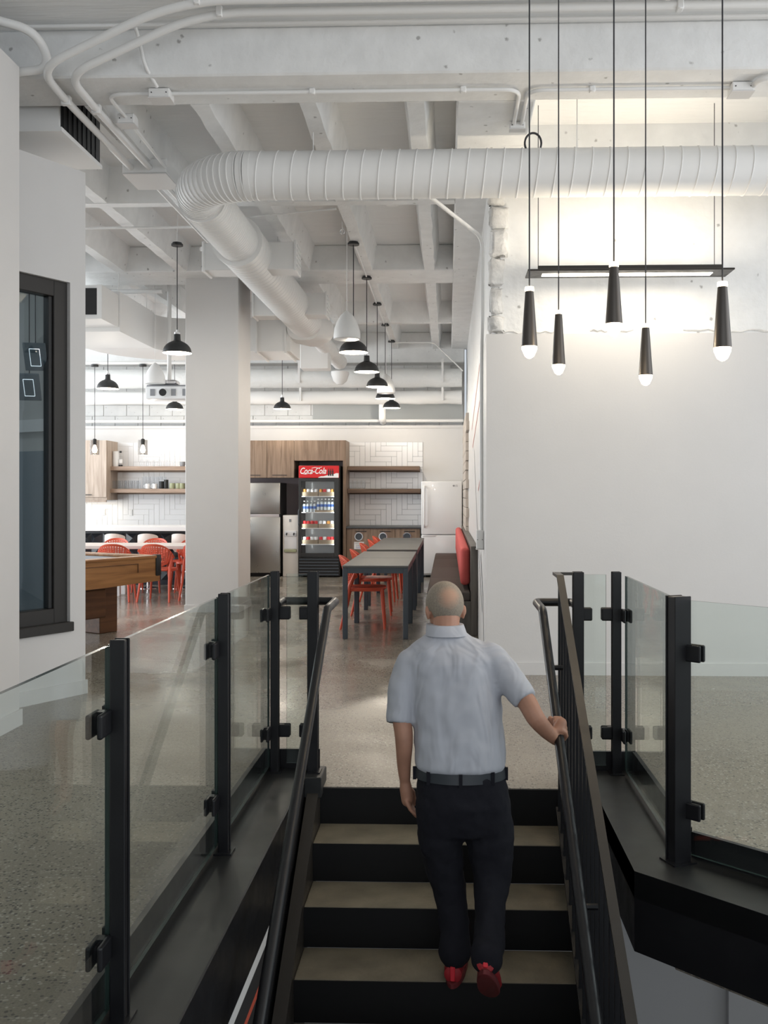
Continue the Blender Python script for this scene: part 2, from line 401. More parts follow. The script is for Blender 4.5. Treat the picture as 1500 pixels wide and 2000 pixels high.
def slab_mat():
    m, n, l, b = new_mat('white_board_marked_concrete')
    b.inputs['Base Color'].default_value = (0.83, 0.835, 0.83, 1); b.inputs['Roughness'].default_value = 0.65
    tc = n.new('ShaderNodeTexCoord'); mp = n.new('ShaderNodeMapping'); mp.inputs['Scale'].default_value = (1.2, 14, 1)
    l.new(tc.outputs['Object'], mp.inputs[0])
    t = n.new('ShaderNodeTexNoise'); t.inputs['Scale'].default_value = 1.0; t.inputs['Detail'].default_value = 7
    l.new(mp.outputs[0], t.inputs['Vector'])
    bp = n.new('ShaderNodeBump'); bp.inputs['Strength'].default_value = 0.5; bp.inputs['Distance'].default_value = 0.03
    l.new(t.outputs[0], bp.inputs['Height']); l.new(bp.outputs[0], b.inputs['Normal'])
    return m
M['slab'] = slab_mat()

# ================================================================== STRUCTURE
FL = -0.30
mb = MB()
mb.box(-9, -0.86, -6, 18.6, FL, 0); mb.box(-0.86, 6, 4.83, 18.6, FL, 0)
mb.prism([(0.84, 4.83), (0.84, 3.62), (3.61, 0.85), (6, 0.85), (6, 4.83)], FL, 0); mb.box(-0.86, 6, -6, 0.85, FL, 0)
struct('floor', mb, M['floor'], 'polished aggregate concrete floor of the upper level')
struct('floor_lower', MB().box(-5, 6, -3, 9, -3.3, -3.06), M['dark_wall'], 'dark floor at the foot of the stairs')

ZS, ZJ = 4.46, 4.15           # slab soffit, girder and joist soffit
ceiling = struct('ceiling', MB().box(-9, 6, -6, 18.6, ZS, ZS + 0.2), M['slab'], 'white painted concrete slab ceiling with joists')
def girder(y0, y1, x0=-9, x1=6, z0=ZJ):
    o = obj('girder', MB().box(x0, x1, y0, y1, z0, ZS, 0.012, 1), M['cwhite'], ceiling, False)
    return o
girder(6.21, 6.67); girder(11.64, 12.37, -9, 0.07); girder(17.9, 18.35, -9, 0.3, 3.9)
obj('edge_beam', MB().box(0.06, 0.60, 6.67, 18.0, ZJ, ZS, 0.012, 1), M['cwhite'], ceiling, False)
for ya, yb in ((8.90, 9.02), (15.15, 15.28)):
    obj('bridging_rib', MB().hexa([(-9, ya, ZJ), (0.06, ya, ZJ), (0.06, yb, ZJ), (-9, yb, ZJ), (-9, ya - 0.1, ZS), (0.06, ya - 0.1, ZS), (0.06, yb + 0.1, ZS), (-9, yb + 0.1, ZS)]), M['cwhite'], ceiling, False)
for k in range(10):
    xc = -0.22 - 0.747 * k
    for (ya, yb) in ((6.67, 11.64), (12.37, 17.9)):
        mbj = MB(); prof = [(-0.115, ZS), (-0.075, ZJ + 0.08), (-0.06, ZJ), (0.06, ZJ), (0.075, ZJ + 0.08), (0.115, ZS)]
        nseg = 24; rr = []
        for i in range(nseg + 1):
            y = ya + (yb - ya) * i / nseg
            rr.append([(xc + px + (random.uniform(-0.006, 0.006) if pz < ZS else 0), y, pz + (random.uniform(-0.004, 0.006) if pz == ZJ else 0)) for px, pz in prof])
        mbj.rings(rr); obj('joist', mbj, M['cwhite'], ceiling)

# walls at the left
struct('wall_left', MB().box(-2.95, -2.71, -6, 6.07, 0, ZJ + 0.01), M['white'], 'smooth white wall beside the landing')
struct('baseboard_left', MB().box(-2.71, -2.695, -6, 6.085, 0, 0.10), M['white'])
ANG = 29.2; CA, SA = math.cos(math.radians(ANG)), math.sin(math.radians(ANG))
CORN = Vector((-2.66, 7.06, 0)); RZW = math.atan2(-CA, -SA)
def s_of(u):                       # distance along the angled wall from its free corner, for a line of sight
    rx, ry, _ = ray(u, 968)
    # t*(rx,ry) = C - s*(SA,CA)
    det = rx * CA - ry * SA
    s = (CORN.y * rx - CORN.x * ry) / det
    t = (CORN.x * CA - CORN.y * SA) / det
    return s, t
sw, tw = s_of(137)
wz1 = H + tw * (968 - 552) / F; wz0 = H - tw * (1217 - 968) / F
WL = 3.6
wall_a = bpy.data.objects.new('wall_angled', None)
mb = MB()
we = sw + 1.25
for (x0, x1, z0, z1) in ((0, sw, 0, 3.82), (sw, we, 0, wz0), (sw, we, wz1, 3.82), (we, WL, 0, 3.82)): mb.box(x0, x1, -0.16, 0, z0, z1)
mb.box(0, 0.14, -3.0, -0.16, 0, 3.82)
wall_a = struct('wall_angled', mb, M['white'], 'angled white wall with a tall dark framed window')
wall_a.location = CORN; wall_a.rotation_euler = (0, 0, RZW); OFF[wall_a.name] = None
b_a = struct('baseboard_angled', MB().box(-0.012, WL, 0, 0.012, 0, 0.10), M['white']); b_a.location = CORN; b_a.rotation_euler = (0, 0, RZW)
win = struct('window_1', MB().box(sw + 0.02, we - 0.02, -0.086, -0.080, wz0 + 0.05, wz1 - 0.05), M['win_glass'], 'tall window pane reflecting the room')
win.location = CORN; win.rotation_euler = (0, 0, RZW); OFF[win.name] = None
def frame_bars(nm, bars, m, par):
    for b in bars: obj(nm, MB().box(*b, 0.004, 1), m, par, False)
fw = 0.115
frame_bars('window_frame', [(sw, sw + fw, -0.12, -0.03, wz0, wz1), (we - fw, we, -0.12, -0.03, wz0, wz1), (sw + fw, we - fw, -0.12, -0.03, wz1 - fw, wz1),
                            (sw + fw, we - fw, -0.12, -0.03, wz0, wz0 + fw)], M['frame_dark'], win)
frame_bars('glazing_bead', [(sw + fw, sw + fw + 0.03, -0.11, -0.05, wz0 + fw, wz1 - fw)], M['black'], win)
obj('window_sill', MB().box(sw - 0.01, we + 0.01, -0.12, 0.035, wz0 - 0.055, wz0 + 0.012, 0.005, 1), M['frame_dark'], win, False)
# meeting room behind that window
mb = MB(); mb.box(0.3, 3.4, -2.25, -2.2, 0, 1.60); rm = struct('wall_meeting_room', mb, M['blue_wall'], 'slate blue wall inside the meeting room behind the window')
rm.location = CORN; rm.rotation_euler = (0, 0, RZW); OFF[rm.name] = None
mb = MB(); mb.box(0.3, 3.4, -2.25, -2.2, 1.60, 3.76); mb.box(0.14, 3.4, -2.25, -0.16, 3.76, 3.82); obj('upper_wall', mb, M['grey_wall'], rm, False)
obj('ledge', MB().box(0.3, 3.4, -2.2, -2.02, 1.86, 2.00), M['white'], rm, False)
obj('side_lining', MB().box(0.14, 0.15, -2.2, -0.16, 0, 1.78), M['blue_wall'], rm, False)
obj('side_lining', MB().box(0.14, 0.15, -2.2, -0.16, 1.78, 3.76), M['grey_wall'], rm, False)
obj('ledge', MB().box(0.15, 0.19, -2.2, -0.16, 1.92, 2.01), M['white'], rm, False)

mrl = CORN + Matrix.Rotation(RZW, 3, 'Z') @ Vector((1.4, -1.2, 3.3))
area('meeting_room_fill', mrl, (0, 0, 0), 0.6, 0.6, 10, (0.95, 0.97, 1.0))  # added fill that brightens the room, no fixture modelled for it
# column
struct('column', MB().box(-3.265, -2.60, 12.0, 12.73, 0, ZJ + 0.01, 0.006, 1), M['white'], 'square white column in the middle of the dining area')
struct('baseboard_column', MB().box(-3.277, -2.588, 11.988, 12.742, 0, 0.09), M['white'])

# right wall block
WX, WY, WZ = 0.31, 7.90, 2.76
wall_r = struct('wall_right', MB().box(WX, 6, WY, 18.5, 0, WZ), M['white'], 'large smooth white wall facing the stairs')
obj('upper_wall', MB().box(WX + 0.04, 6, WY + 0.025, 18.5, WZ, ZS), M['cwhite'], wall_r, False)
struct('baseboard_right', MB().box(WX - 0.0, 6, WY - 0.014, WY, 0, 0.10), M['white'])
# broken concrete edge above the smooth wall: lumps of old masonry, each its own piece
zz = WZ + 0.01
while zz < 3.86:
    hgt = random.uniform(0.10, 0.24)
    wd = random.uniform(0.13, 0.19)
    dp_ = random.uniform(-0.004, 0.02); x0_ = WX + random.uniform(0.012, 0.04)
    me = MB().box(x0_, WX + wd, WY - 0.014 + dp_, WY + 0.06, zz, zz + hgt - 0.012, 0.028, 3).mesh('masonry_lump')
    for v in me.vertices: v.co += Vector((random.uniform(-1, 1), random.uniform(-0.5, 0.5), random.uniform(-1, 1))) * 0.014
    obj('masonry_lump', me, M['rough_concrete'], wall_r); zz += hgt
for (x0, x1, z) in ((0.40, 0.92, 2.775), (1.15, 1.5, 2.79), (1.9, 2.7, 2.782)):
    obj('plaster_crack', MB().tube([(x0 + (x1 - x0) * i / 12, WY + 0.02, z + random.uniform(-0.012, 0.012)) for i in range(13)], [0.004 + 0.006 * random.random() for _ in range(13)], 5), M['rough_concrete'], wall_r)

# back wall: smooth lower, block upper
wall_b = struct('wall_back', MB().box(-9, WX, 18.0, 18.5, 0, 2.75), M['white'], 'white kitchen wall at the far end')
upb = obj('upper_wall', MB().box(-9, WX, 18.32, 18.5, 2.75, ZS), M['grout_light'], wall_b, False)
blk = MB().box(0, 0.43, -0.02, 0.0, 0, 0.205, 0.004, 1).mesh('block', False); blk.materials.append(M['cwhite'])
for r in range(8):
    for c in range(17):
        o = obj('block', blk, None, wall_b); o.location = (-7.2 + c * 0.44 + (0.22 if r % 2 else 0), 18.32, 2.75 + r * 0.213)
        if o.location.x + 0.43 > WX: bpy.data.objects.remove(o)
obj('ledge', MB().box(-9, WX, 17.98, 18.32, 2.70, 2.75), M['white'], wall_b, False)
obj('recess_shade_panel', MB().box(-2.55, 0.28, 18.285, 18.295, 2.86, 3.18), M['recess'], wall_b, False)  # flat panel with the recess shade painted on as grey

# herringbone tiles
def tiles(x0, x1, z0, z1, y, wdt, backing):
    obj('tile_backing', MB().box(x0, x1, y - 0.006, y, z0, z1), backing, wall_b, False)
    n = 4; cache = {}
    nx = int((x1 - x0) / wdt) + 2; nz = int((z1 - z0) / wdt) + 2
    for j in range(-n, nz + n):
        for i in range(-n, nx + n):
            k = (i - j) % (2 * n)
            if k == 0: a, b, c, d = i, i + n, j, j + 1          # horizontal tile starts here
            elif (i - j) % (2 * n) == 2 * n - 1: a, b, c, d = i, i + 1, j, j + n   # vertical tile: rows j..j+n-1
            else: continue
            if k != 0:
                # column i belongs to a vertical tile for the n rows with (i-j)%2n >= n, lowest row has remainder 2n-1
                c, d = j, j + n
            ax, bx, cz, dz = x0 + a * wdt, x0 + b * wdt, z0 + c * wdt, z0 + d * wdt
            ax, bx, cz, dz = max(ax, x0), min(bx, x1), max(cz, z0), min(dz, z1)
            if bx - ax < 0.02 or dz - cz < 0.02: continue
            key = (round(bx - ax, 3), round(dz - cz, 3)); g = 0.0022
            if key not in cache:
                me = MB().box(g, bx - ax - g, -0.012, -0.005, g, dz - cz - g, 0.0015, 1).mesh('tile', False); me.materials.append(M['tile']); cache[key] = me
            o = obj('tile', cache[key], None, wall_b); o.location = (ax, y, cz)
tiles(-1.83, -0.465, 0.90, 2.44, 18.0, 0.098, M['grout'])
tiles(-6.95, -4.55, 0.90, 2.44, 18.0, 0.098, M['grout_light'])  # paler grout puts the brighter light on this panel into its colour

# side face of the right wall: brick slips with a stepped edge, red mural lines
cache = {}
for r in range(14):
    z = 0.70 + r * 0.142; y = 14.15 + random.uniform(0, 0.75)
    while y < 17.3:
        ln = random.choice((0.5, 0.62))
        if ln not in cache:
            me = MB().box(-0.045, 0, 0.004, ln - 0.004, 0.004, 0.138, 0.003, 1).mesh('brick', False); me.materials.append(M['brick']); cache[ln] = me
        o = obj('brick', cache[ln], None, wall_r); o.location = (WX, y, z); y += ln
def strip(nm, pts, wdt, m, par):
    mbs = MB()
    for a, b in zip(pts, pts[1:]):
        d = Vector((0, b[0] - a[0], b[1] - a[1])).normalized(); nn = Vector((0, -d.z, d.y)) * wdt
        A = Vector((WX - 0.003, *a)); B = Vector((WX - 0.003, *b))
        mbs.face([A - nn, B - nn, B + nn, A + nn])
    return obj(nm, mbs, m, par, False)
strip('mural_line', [(12.6, 2.3), (9.3, 2.75)], 0.012, M['redline'], wall_r)
strip('mural_line', [(12.2, 2.05), (9.0, 2.42)], 0.012, M['redline'], wall_r)
strip('mural_line', [(9.9, 1.5), (8.9, 1.72), (8.75, 1.60)], 0.012, M['redline'], wall_r)
strip('mural_line', [(11.5, 2.0), (10.4, 1.2), (8.8, 0.4)], 0.02, M['grey_print'], wall_r)
strip('mural_line', [(9.2, 0.9), (8.6, 0.55), (8.4, 0.1)], 0.03, M['grey_print'], wall_r)

# stairwell below
sw_l = struct('wall_stairwell_left', MB().box(-0.95, -0.711, 0.3, 4.80, -3.06, -0.03), M['dark_wall'], 'dark stairwell wall with a white and a red stripe')
obj('stripe', MB().box(-0.711, -0.709, 0.4, 4.1, -0.30, -0.25), M['white'], sw_l, False)
obj('stripe', MB().box(-0.711, -0.709, 0.4, 3.85, -0.415, -0.393), M['redline'], sw_l, False)
struct('wall_stairwell_back', MB().box(-0.95, 1.50, 5.3, 5.45, -3.06, FL), M['white'], 'white lower level wall under the landing')
struct('wall_stairwell_right', MB().box(1.50, 6, 5.25, 5.40, -3.06, FL), M['white'], 'white lower level wall right of the stairs')

# ================================================================== STAIRS
R_, T_, Y0, SXL, SXR = 0.18, 0.282, 4.83, -0.635, 0.555
st = thing('staircase', 'black steel staircase with concrete treads going down from the landing', 'staircase', (0, Y0, 0))
tr_me = MB().box(SXL, SXR, 0, T_ + 0.004, -0.045, 0, 0.004, 1).mesh('tread', False); tr_me.materials.append(M['tread'])
lip_me = MB().box(SXL, SXR, -0.006, 0.0, -0.06, -0.002).mesh('nosing', False); lip_me.materials.append(M['riser'])
rs_me = MB().box(SXL, SXR, 0.0, 0.012, -R_ + 0.0, -0.002).mesh('riser', False); rs_me.materials.append(M['riser'])
for k in range(0, 16):
    yk = Y0 - T_ * k
    o = obj('riser', rs_me, None, st); o.location = (0, yk - Y0 - 0.012 if k == 0 else yk - Y0 + 0.004, -R_ * k)
    if k:
        o = obj('tread', tr_me, None, st); o.location = (0, yk - Y0, -R_ * k)
        o = obj('nosing', lip_me, None, st); o.location = (0, yk - Y0, -R_ * k)
SL = R_ / T_
def pitch(y, dz): return dz - SL * (Y0 - y)
for (xa, xb) in ((SXL - 0.055, SXL), (SXR, SXR + 0.03)):
    y1, y0 = Y0 - 0.02, 0.4; up, dn = 0.05, -0.30
    obj('stringer', MB().hexa([(xa, y0, pitch(y0, dn)), (xb, y0, pitch(y0, dn)), (xb, y1, pitch(y1, dn)), (xa, y1, pitch(y1, dn)),
                               (xa, y0, pitch(y0, up)), (xb, y0, pitch(y0, up)), (xb, y1, pitch(y1, up)), (xa, y1, pitch(y1, up))]), M['bronze'], st, False)

# ================================================================== RAILINGS
CZ, PT = 0.07, 1.07            # top of the black cap plate, post tops
def post(x, y, par, ang=0.0, hx=0.016, hy=0.017):
    mbp = MB(); mbp.box(-hx, hx, -hy, hy, CZ, PT, 0.004, 1)
    me = mbp.mesh('post', False); me.transform(Matrix.Translation((x, y, 0)) @ Matrix.Rotation(ang, 4, 'Z'))
    o = obj('post', me, M['steel'], par)
    for dy in (-1, 1):
        mf = MB().box(-hx - 0.004, hx + 0.004, dy * (hy + 0.002) - 0.004, dy * (hy + 0.002) + 0.004, CZ, PT + 0.002, 0.002, 1).mesh('flange', False)
        mf.transform(Matrix.Translation((x, y, 0)) @ Matrix.Rotation(ang, 4, 'Z')); obj('flange', mf, M['steel'], o)
    bp = MB().box(-hx - 0.018, hx + 0.018, -hy - 0.022, hy + 0.022, CZ, CZ + 0.006).mesh('base_plate', False); bp.transform(Matrix.Translation((x, y, 0)) @ Matrix.Rotation(ang, 4, 'Z'))
    obj('base_plate', bp, M['steel'], o)
    return o
def clamp(p, z, d, par, L=0.080):          # clamp block reaching from post at p in direction d
    me = MB()
    me.box(0.0, L, -0.022, -0.008, -0.032, 0.032, 0.006, 2); me.box(0.0, L, 0.008, 0.022, -0.032, 0.032, 0.006, 2); me.box(0, 0.03, -0.02, 0.02, -0.03, 0.03)
    me = me.mesh('clamp', False)
    me.transform(Matrix.Translation((p[0], p[1], z)) @ Matrix.Rotation(math.atan2(d[1], d[0]), 4, 'Z'))
    obj('clamp', me, M['steel'], par)
def pane(a, b, par, z0=0.10, z1=1.055):
    d = (Vector(b) - Vector(a)); L = d.length
    me = MB().box(0, L, -0.006, 0.006, z0, z1).mesh('glass_pane', False)
    me.materials.append(M['glass']); me.materials.append(M['glass_edge'])
    for p in me.polygons: p.material_index = 0 if abs(p.normal.y) > 0.5 else 1
    me.transform(Matrix.Translation((a[0], a[1], 0)) @ Matrix.Rotation(math.atan2(d.y, d.x), 4, 'Z'))
    return obj('glass_pane', me, None, par)
def plate_run(nm, a, b, w0, w1, z0, z1, m, par):   # a bar along a-b, offsets w0..w1 to its left
    a = Vector((*a, 0)); b = Vector((*b, 0)); d = (b - a).normalized(); nl = Vector((-d.y, d.x, 0))
    pts = [a + nl * w0, b + nl * w0, b + nl * w1, a + nl * w1]
    return obj(nm, MB().hexa([(p.x, p.y, z0) for p in pts] + [(p.x, p.y, z1) for p in pts]), m, par, False)

# --- left run
XL = -0.865
gl = thing('glass_railing', 'glass guard on black posts along the near side by the angled wall', 'railing', (XL, 4.84, 0))
obj('cap_plate', MB().box(-1.0, -0.705, 0.2, 4.95, -0.03, CZ, 0.004, 1), M['steel_cap'], gl, False)
obj('fascia', MB().box(-0.711, -0.703, 0.2, 4.80, -0.24, CZ - 0.004), M['steel'], gl, False)
obj('cap_plate', MB().box(-0.705, -0.62, 4.74, 4.95, -0.03, CZ, 0.004, 1), M['steel_cap'], gl, False)
obj('toe_plate', MB().box(-0.945, -0.925, 0.2, 4.93, CZ, 0.165), M['steel'], gl, False)
obj('toe_plate', MB().box(-0.925, -0.65, 4.91, 4.93, CZ, 0.165), M['steel'], gl, False)
LY = [1.34, 2.54, 3.74, 4.84]
posts = [post(XL, y, gl) for y in LY]
p4 = post(-0.675, 4.85, gl, 0, 0.022, 0.022)
for i in range(3): pane((XL - 0.030, LY[i] + 0.012), (XL - 0.030, LY[i + 1] - 0.012), gl)
pane((XL - 0.030, 0.2), (XL - 0.030, LY[0] - 0.012), gl)
pane((-0.815, 4.895), (-0.70, 4.895), gl)
for i, y in enumerate(LY):
    for z in (0.27, 0.86):
        clamp((XL - 0.035, y - 0.02), z, (0, -1), posts[i])
        if i < 3: clamp((XL - 0.035, y + 0.02), z, (0, 1), posts[i])
for z in (0.27, 0.86):
    clamp((XL + 0.01, 4.875), z, (1, 0), posts[3], 0.062); clamp((-0.685, 4.875), z, (-1, 0), p4, 0.062)

# --- right run
XR = 0.855
gr = thing('glass_railing', 'glass guard on black posts turning the corner before the white wall', 'railing', (XR, 4.84, 0))
inner = [(0.60, 4.74), (0.685, 4.74), (0.685, 3.60), (4.085, 0.20)]
outer = [(0.98, 3.75), (4.5, 0.23)]
obj('cap_plate', MB().prism([(0.685, 4.95), (0.685, 3.60), (0.98, 3.75), (0.98, 4.95)], -0.03, CZ), M['steel_cap'], gr, False)
obj('cap_plate', MB().prism([(0.685, 3.60), (3.685, 0.60), (3.98, 0.75), (0.98, 3.75)], -0.03, CZ), M['steel_cap'], gr, False)
obj('cap_plate', MB().box(0.59, 0.685, 4.74, 4.95, -0.03, CZ), M['steel_cap'], gr, False)
obj('fascia', MB().box(0.685, 0.705, 3.60, 4.80, -0.225, CZ - 0.002), M['steel'], gr, False)
plate_run('fascia', (0.685, 3.60), (3.685, 0.60), 0.0, 0.02, -0.225, CZ - 0.002, M['steel'], gr)
obj('toe_plate', MB().box(0.925, 0.945, 3.80, 4.93, CZ, 0.165), M['steel'], gr, False)
obj('toe_plate', MB().box(0.62, 0.945, 4.91, 4.93, CZ, 0.165), M['steel'], gr, False)
plate_run('toe_plate', (0.93, 3.75), (3.9, 0.78), 0.0, 0.02, CZ, 0.165, M['steel'], gr)
r1 = post(0.645, 4.85, gr, 0, 0.022, 0.022); r2 = post(0.835, 4.86, gr, 0, 0.018, 0.018); r3 = post(0.868, 3.70, gr, math.radians(22), 0.032, 0.026); r4 = post(0.862 + 0.9, 2.80, gr, math.radians(45))
pane((0.875, 4.81), (0.875, 3.76), gr); pane((0.675, 4.895), (0.79, 4.895), gr)
pane((0.905, 3.70), (1.755, 2.85), gr); pane((1.83, 2.77), (3.5, 1.10), gr)
for z in (0.27, 0.86):
    clamp((0.655, 4.875), z, (1, 0), r1, 0.062); clamp((0.825, 4.875), z, (-1, 0), r2, 0.062)
    clamp((0.875, 4.84), z, (0, -1), r2)
    clamp((0.89, 3.705), z, (1, -1), r3)

# --- pipe handrails
PR = 0.021
hl = thing('handrail', 'black steel pipe handrail at the open side nearest the angled window wall', 'handrail', (-0.6, 4.84, 0.9))
yb = 0.6
pts = fillet([(-0.585, yb, 0.90 - SL * (4.70 - yb)), (-0.585, 4.70, 0.90), (-0.585, 5.06, 0.90), (-0.86, 5.06, 0.90), (-0.86, 4.87, 0.90)], 0.035)
obj('rail', MB().tube(pts, PR, 14), M['steel'], hl)
hr = thing('handrail', 'black steel pipe handrail gripped by the climbing man', 'handrail', (0.455, 4.84, 0.9))
pts = fillet([(0.455, yb, 0.90 - SL * (4.70 - yb)), (0.455, 4.70, 0.90), (0.455, 5.04, 0.90), (0.64, 5.04, 0.90), (0.64, 4.88, 0.90)], 0.035)
obj('rail', MB().tube(pts, PR, 14), M['steel'], hr)
for y in (4.42, 3.4, 2.4):
    z = 0.90 - SL * (4.70 - y)
    obj('bracket', MB().tube(fillet([(0.455, y, z - 0.015), (0.455, y, z - 0.05), (0.52, y, z - 0.05)], 0.02), 0.012, 8), M['steel'], hr)

# --- picket guard
pg = thing('picket_railing', 'dark flat bar stair guard with thin vertical pickets beside the gripped handrail', 'railing', (0.53, 4.84, 0))
GX = 0.537
def gz(y): return 1.07 - SL * (4.68 - y)
mbq = MB(); ya, yb2 = 0.6, 4.68
mbq.hexa([(GX - 0.017, ya, gz(ya) - 0.014), (GX + 0.017, ya, gz(ya) - 0.014), (GX + 0.017, yb2, gz(yb2) - 0.014), (GX - 0.017, yb2, gz(yb2) - 0.014),
          (GX - 0.017, ya, gz(ya)), (GX + 0.017, ya, gz(ya)), (GX + 0.017, yb2, gz(yb2)), (GX - 0.017, yb2, gz(yb2))])
obj('top_bar', mbq, M['bronze'], pg, False)
obj('top_bar_return', MB().box(GX - 0.017, GX + 0.017, 4.68, 4.86, 1.056, 1.07), M['bronze'], pg, False)
obj('top_bar_return', MB().box(GX + 0.02, 0.63, 4.83, 4.86, 1.056, 1.07), M['bronze'], pg, False)
y = 4.66
while y > 0.7:
    z0 = pitch(y, 0.04); obj('picket', MB().box(GX - 0.012, GX + 0.012, y - 0.005, y + 0.005, z0, gz(y) - 0.01), M['steel'], pg, False); y -= 0.105
mbq = MB(); mbq.hexa([(GX - 0.02, ya, pitch(ya, 0.04)), (GX + 0.02, ya, pitch(ya, 0.04)), (GX + 0.02, yb2, pitch(yb2, 0.04)), (GX - 0.02, yb2, pitch(yb2, 0.04)),
          (GX - 0.02, ya, pitch(ya, 0.055)), (GX + 0.02, ya, pitch(ya, 0.055)), (GX + 0.02, yb2, pitch(yb2, 0.055)), (GX - 0.02, yb2, pitch(yb2, 0.055))])
obj('bottom_bar', mbq, M['steel'], pg, False)

# ================================================================== DUCTS
def duct_path(pts, R, spacing, n=28, ridge=0.005, elbow=None):
    """tube with raised seams; pts dense polyline"""
    pts = [Vector(p) for p in pts]; out, rad = [pts[0]], [R]; acc = 0.0; nxt = spacing
    for a, b in zip(pts, pts[1:]):
        L = (b - a).length; d = (b - a) / L if L else Vector()
        pos = 0.0
        while acc + L - 1e-9 > nxt:
            p = a + d * (nxt - acc)
            for dd, r in ((-0.006, R), (-0.003, R + ridge), (0.003, R + ridge), (0.006, R)):
                out.append(p + d * dd); rad.append(r)
            nxt += spacing
        acc += L
        if (out[-1] - b).length > 0.012: out.append(b); rad.append(R)
    return out, rad
DR, DY, DZ, DX = 0.175, 7.2, 3.83, -1.97
sd = thing('spiral_duct', 'big white spiral duct crossing under the ceiling and turning back at an elbow', 'duct', (DX, DY, DZ - DR))
p, r = duct_path([(5.9, DY, DZ), (-1.49, DY, DZ)], DR, 0.128); obj('straight_run', MB().tube(p, r, 32, slant=0.02), M['duct'], sd)
arc = [(-1.45 - 0.52 * math.sin(t), DY + 0.52 - 0.52 * math.cos(t), DZ) for t in [PI / 2 * i / 40 for i in range(41)]]
p, r = duct_path(arc, DR + 0.004, 0.042); obj('elbow', MB().tube(p, r, 32), M['duct'], sd)
p, r = duct_path([(DX, DY + 0.52, DZ), (DX, 9.05, DZ)], DR + 0.02, 0.05, ridge=0.003); obj('flexible_run', MB().tube(p, r, 32), M['duct'], sd)
p, r = duct_path([(DX, 9.05, DZ), (DX + 0.02, 13.3, DZ)], 0.228, 0.11, ridge=0.003); obj('straight_run', MB().tube(p, r, 32), M['duct'], sd)
jr = obj('joint_ring', MB().lathe([(0.19, -0.02), (0.238, -0.02), (0.238, 0.02), (0.19, 0.02)], n=32).mesh('joint_ring'), M['duct'], sd)
jr.data.transform(Matrix.Translation((DX, 9.05, DZ)) @ Matrix.Rotation(PI / 2, 4, 'X'))
p, r = duct_path([(DX + 0.05, 13.9, DZ - 0.05), (DX + 0.08, 16.9, DZ - 0.05)], 0.13, 0.12, ridge=0.003); obj('branch_run', MB().tube(p, r, 28), M['duct'], sd)
mbw = MB(); rr = []
for i in range(9):
    t = i / 8; y = 13.2 + 0.8 * t; hw = 0.23 - 0.08 * t + 0.16 * math.sin(PI * t); hz = 0.23 - 0.09 * t
    rr.append([(DX + 0.04 * t + hw * math.copysign(abs(math.cos(a)) ** 0.7, math.cos(a)), y, DZ - 0.03 - 0.06 * t + hz * math.copysign(abs(math.sin(a)) ** 0.7, math.sin(a))) for a in [2 * PI * k / 24 for k in range(24)]])
obj('wye_fitting', mbw.rings(rr), M['duct'], sd)
for (x, y, sgn) in ((DX, 9.72, 1), (DX, 12.15, 1), (DX, 9.75, -1), (DX, 12.2, -1)):
    x0, x1 = (x + 0.15, x + 0.46) if sgn > 0 else (x - 0.46, x - 0.15)
    b = obj('side_outlet', MB().box(x0, x1, y - 0.15, y + 0.15, DZ - 0.14, DZ + 0.13, 0.006, 1), M['duct'], sd, False)
    xe = x1 if sgn > 0 else x0
    obj('grille_frame', MB().box(xe - 0.012, xe + 0.012, y - 0.165, y + 0.165, DZ - 0.155, DZ + 0.145, 0.004, 1), M['pipe'], b, False)
    for k in range(5): obj('louver', MB().box(xe + (0.012 if sgn > 0 else -0.02), xe + (0.02 if sgn > 0 else -0.012), y - 0.13, y + 0.13, DZ - 0.11 + k * 0.05, DZ - 0.09 + k * 0.05), M['insul'], b, False)
for (x, y) in ((0.95, DY), (-1.0, DY), (3.0, DY), (DX, 8.6), (DX, 11.2)):
    obj('hanger_strap', MB().box(x - 0.003, x + 0.003, y - 0.003, y + 0.003, DZ + DR - 0.01, ZS if not (6.2 < y < 6.7) else ZJ), M['pipe'], sd, False)
obj('end_register', MB().box(DX - 0.32, DX + 0.12, 15.0, 15.35, 3.42, 3.82, 0.01, 1), M['duct'], sd, False)
obj('end_cap', MB().lathe([(0.05, 0), (0.12, 0.06), (0.16, 0.18), (0.16, 0.22)], (DX + 0.08, 17.0, 3.40), 24), M['duct'], sd)

rd = thing('rectangular_duct', 'white rectangular air duct with a black opening beyond the angled wall', 'duct', (-4.3, 11.0, 3.45))
obj('duct_section', MB().box(-4.75, -3.95, 11.0, 11.55, 3.47, 3.86, 0.006, 1), M['duct'], rd, False)
obj('duct_section', MB().box(-4.85, -3.93, 11.55, 12.9, 3.42, 3.90, 0.006, 1), M['duct'], rd, False)
mbw = MB(); rr = []
for i in range(7):
    t = i / 6 * PI / 2
    # quarter bend from +Y to +X
    cx, cy = -3.6, 12.9
    rin, rout = 0.33, 0.33 + 0.9
    dx, dy = -math.cos(t), math.sin(t)
    rr.append([(cx + dx * rin, cy + dy * rin, 3.42), (cx + dx * rout, cy + dy * rout, 3.42), (cx + dx * rout, cy + dy * rout, 3.88), (cx + dx * rin, cy + dy * rin, 3.88)])
obj('duct_bend', mbw.rings(rr), M['duct'], rd)
obj('duct_section', MB().box(-3.6, -2.15, 13.23, 14.1, 3.42, 3.88, 0.006, 1), M['duct'], rd, False)
for x in (-3.0, -2.62, -2.22): obj('flange', MB().box(x - 0.012, x + 0.012, 13.20, 14.13, 3.395, 3.905), M['pipe'], rd, False)
obj('opening', MB().box(-4.70, -4.005, 10.985, 11.0, 3.52, 3.82), M['darkgrille'], rd, False)
obj('opening_frame', MB().box(-4.005, -3.95, 10.98, 11.0, 3.47, 3.86), M['duct'], rd, False)
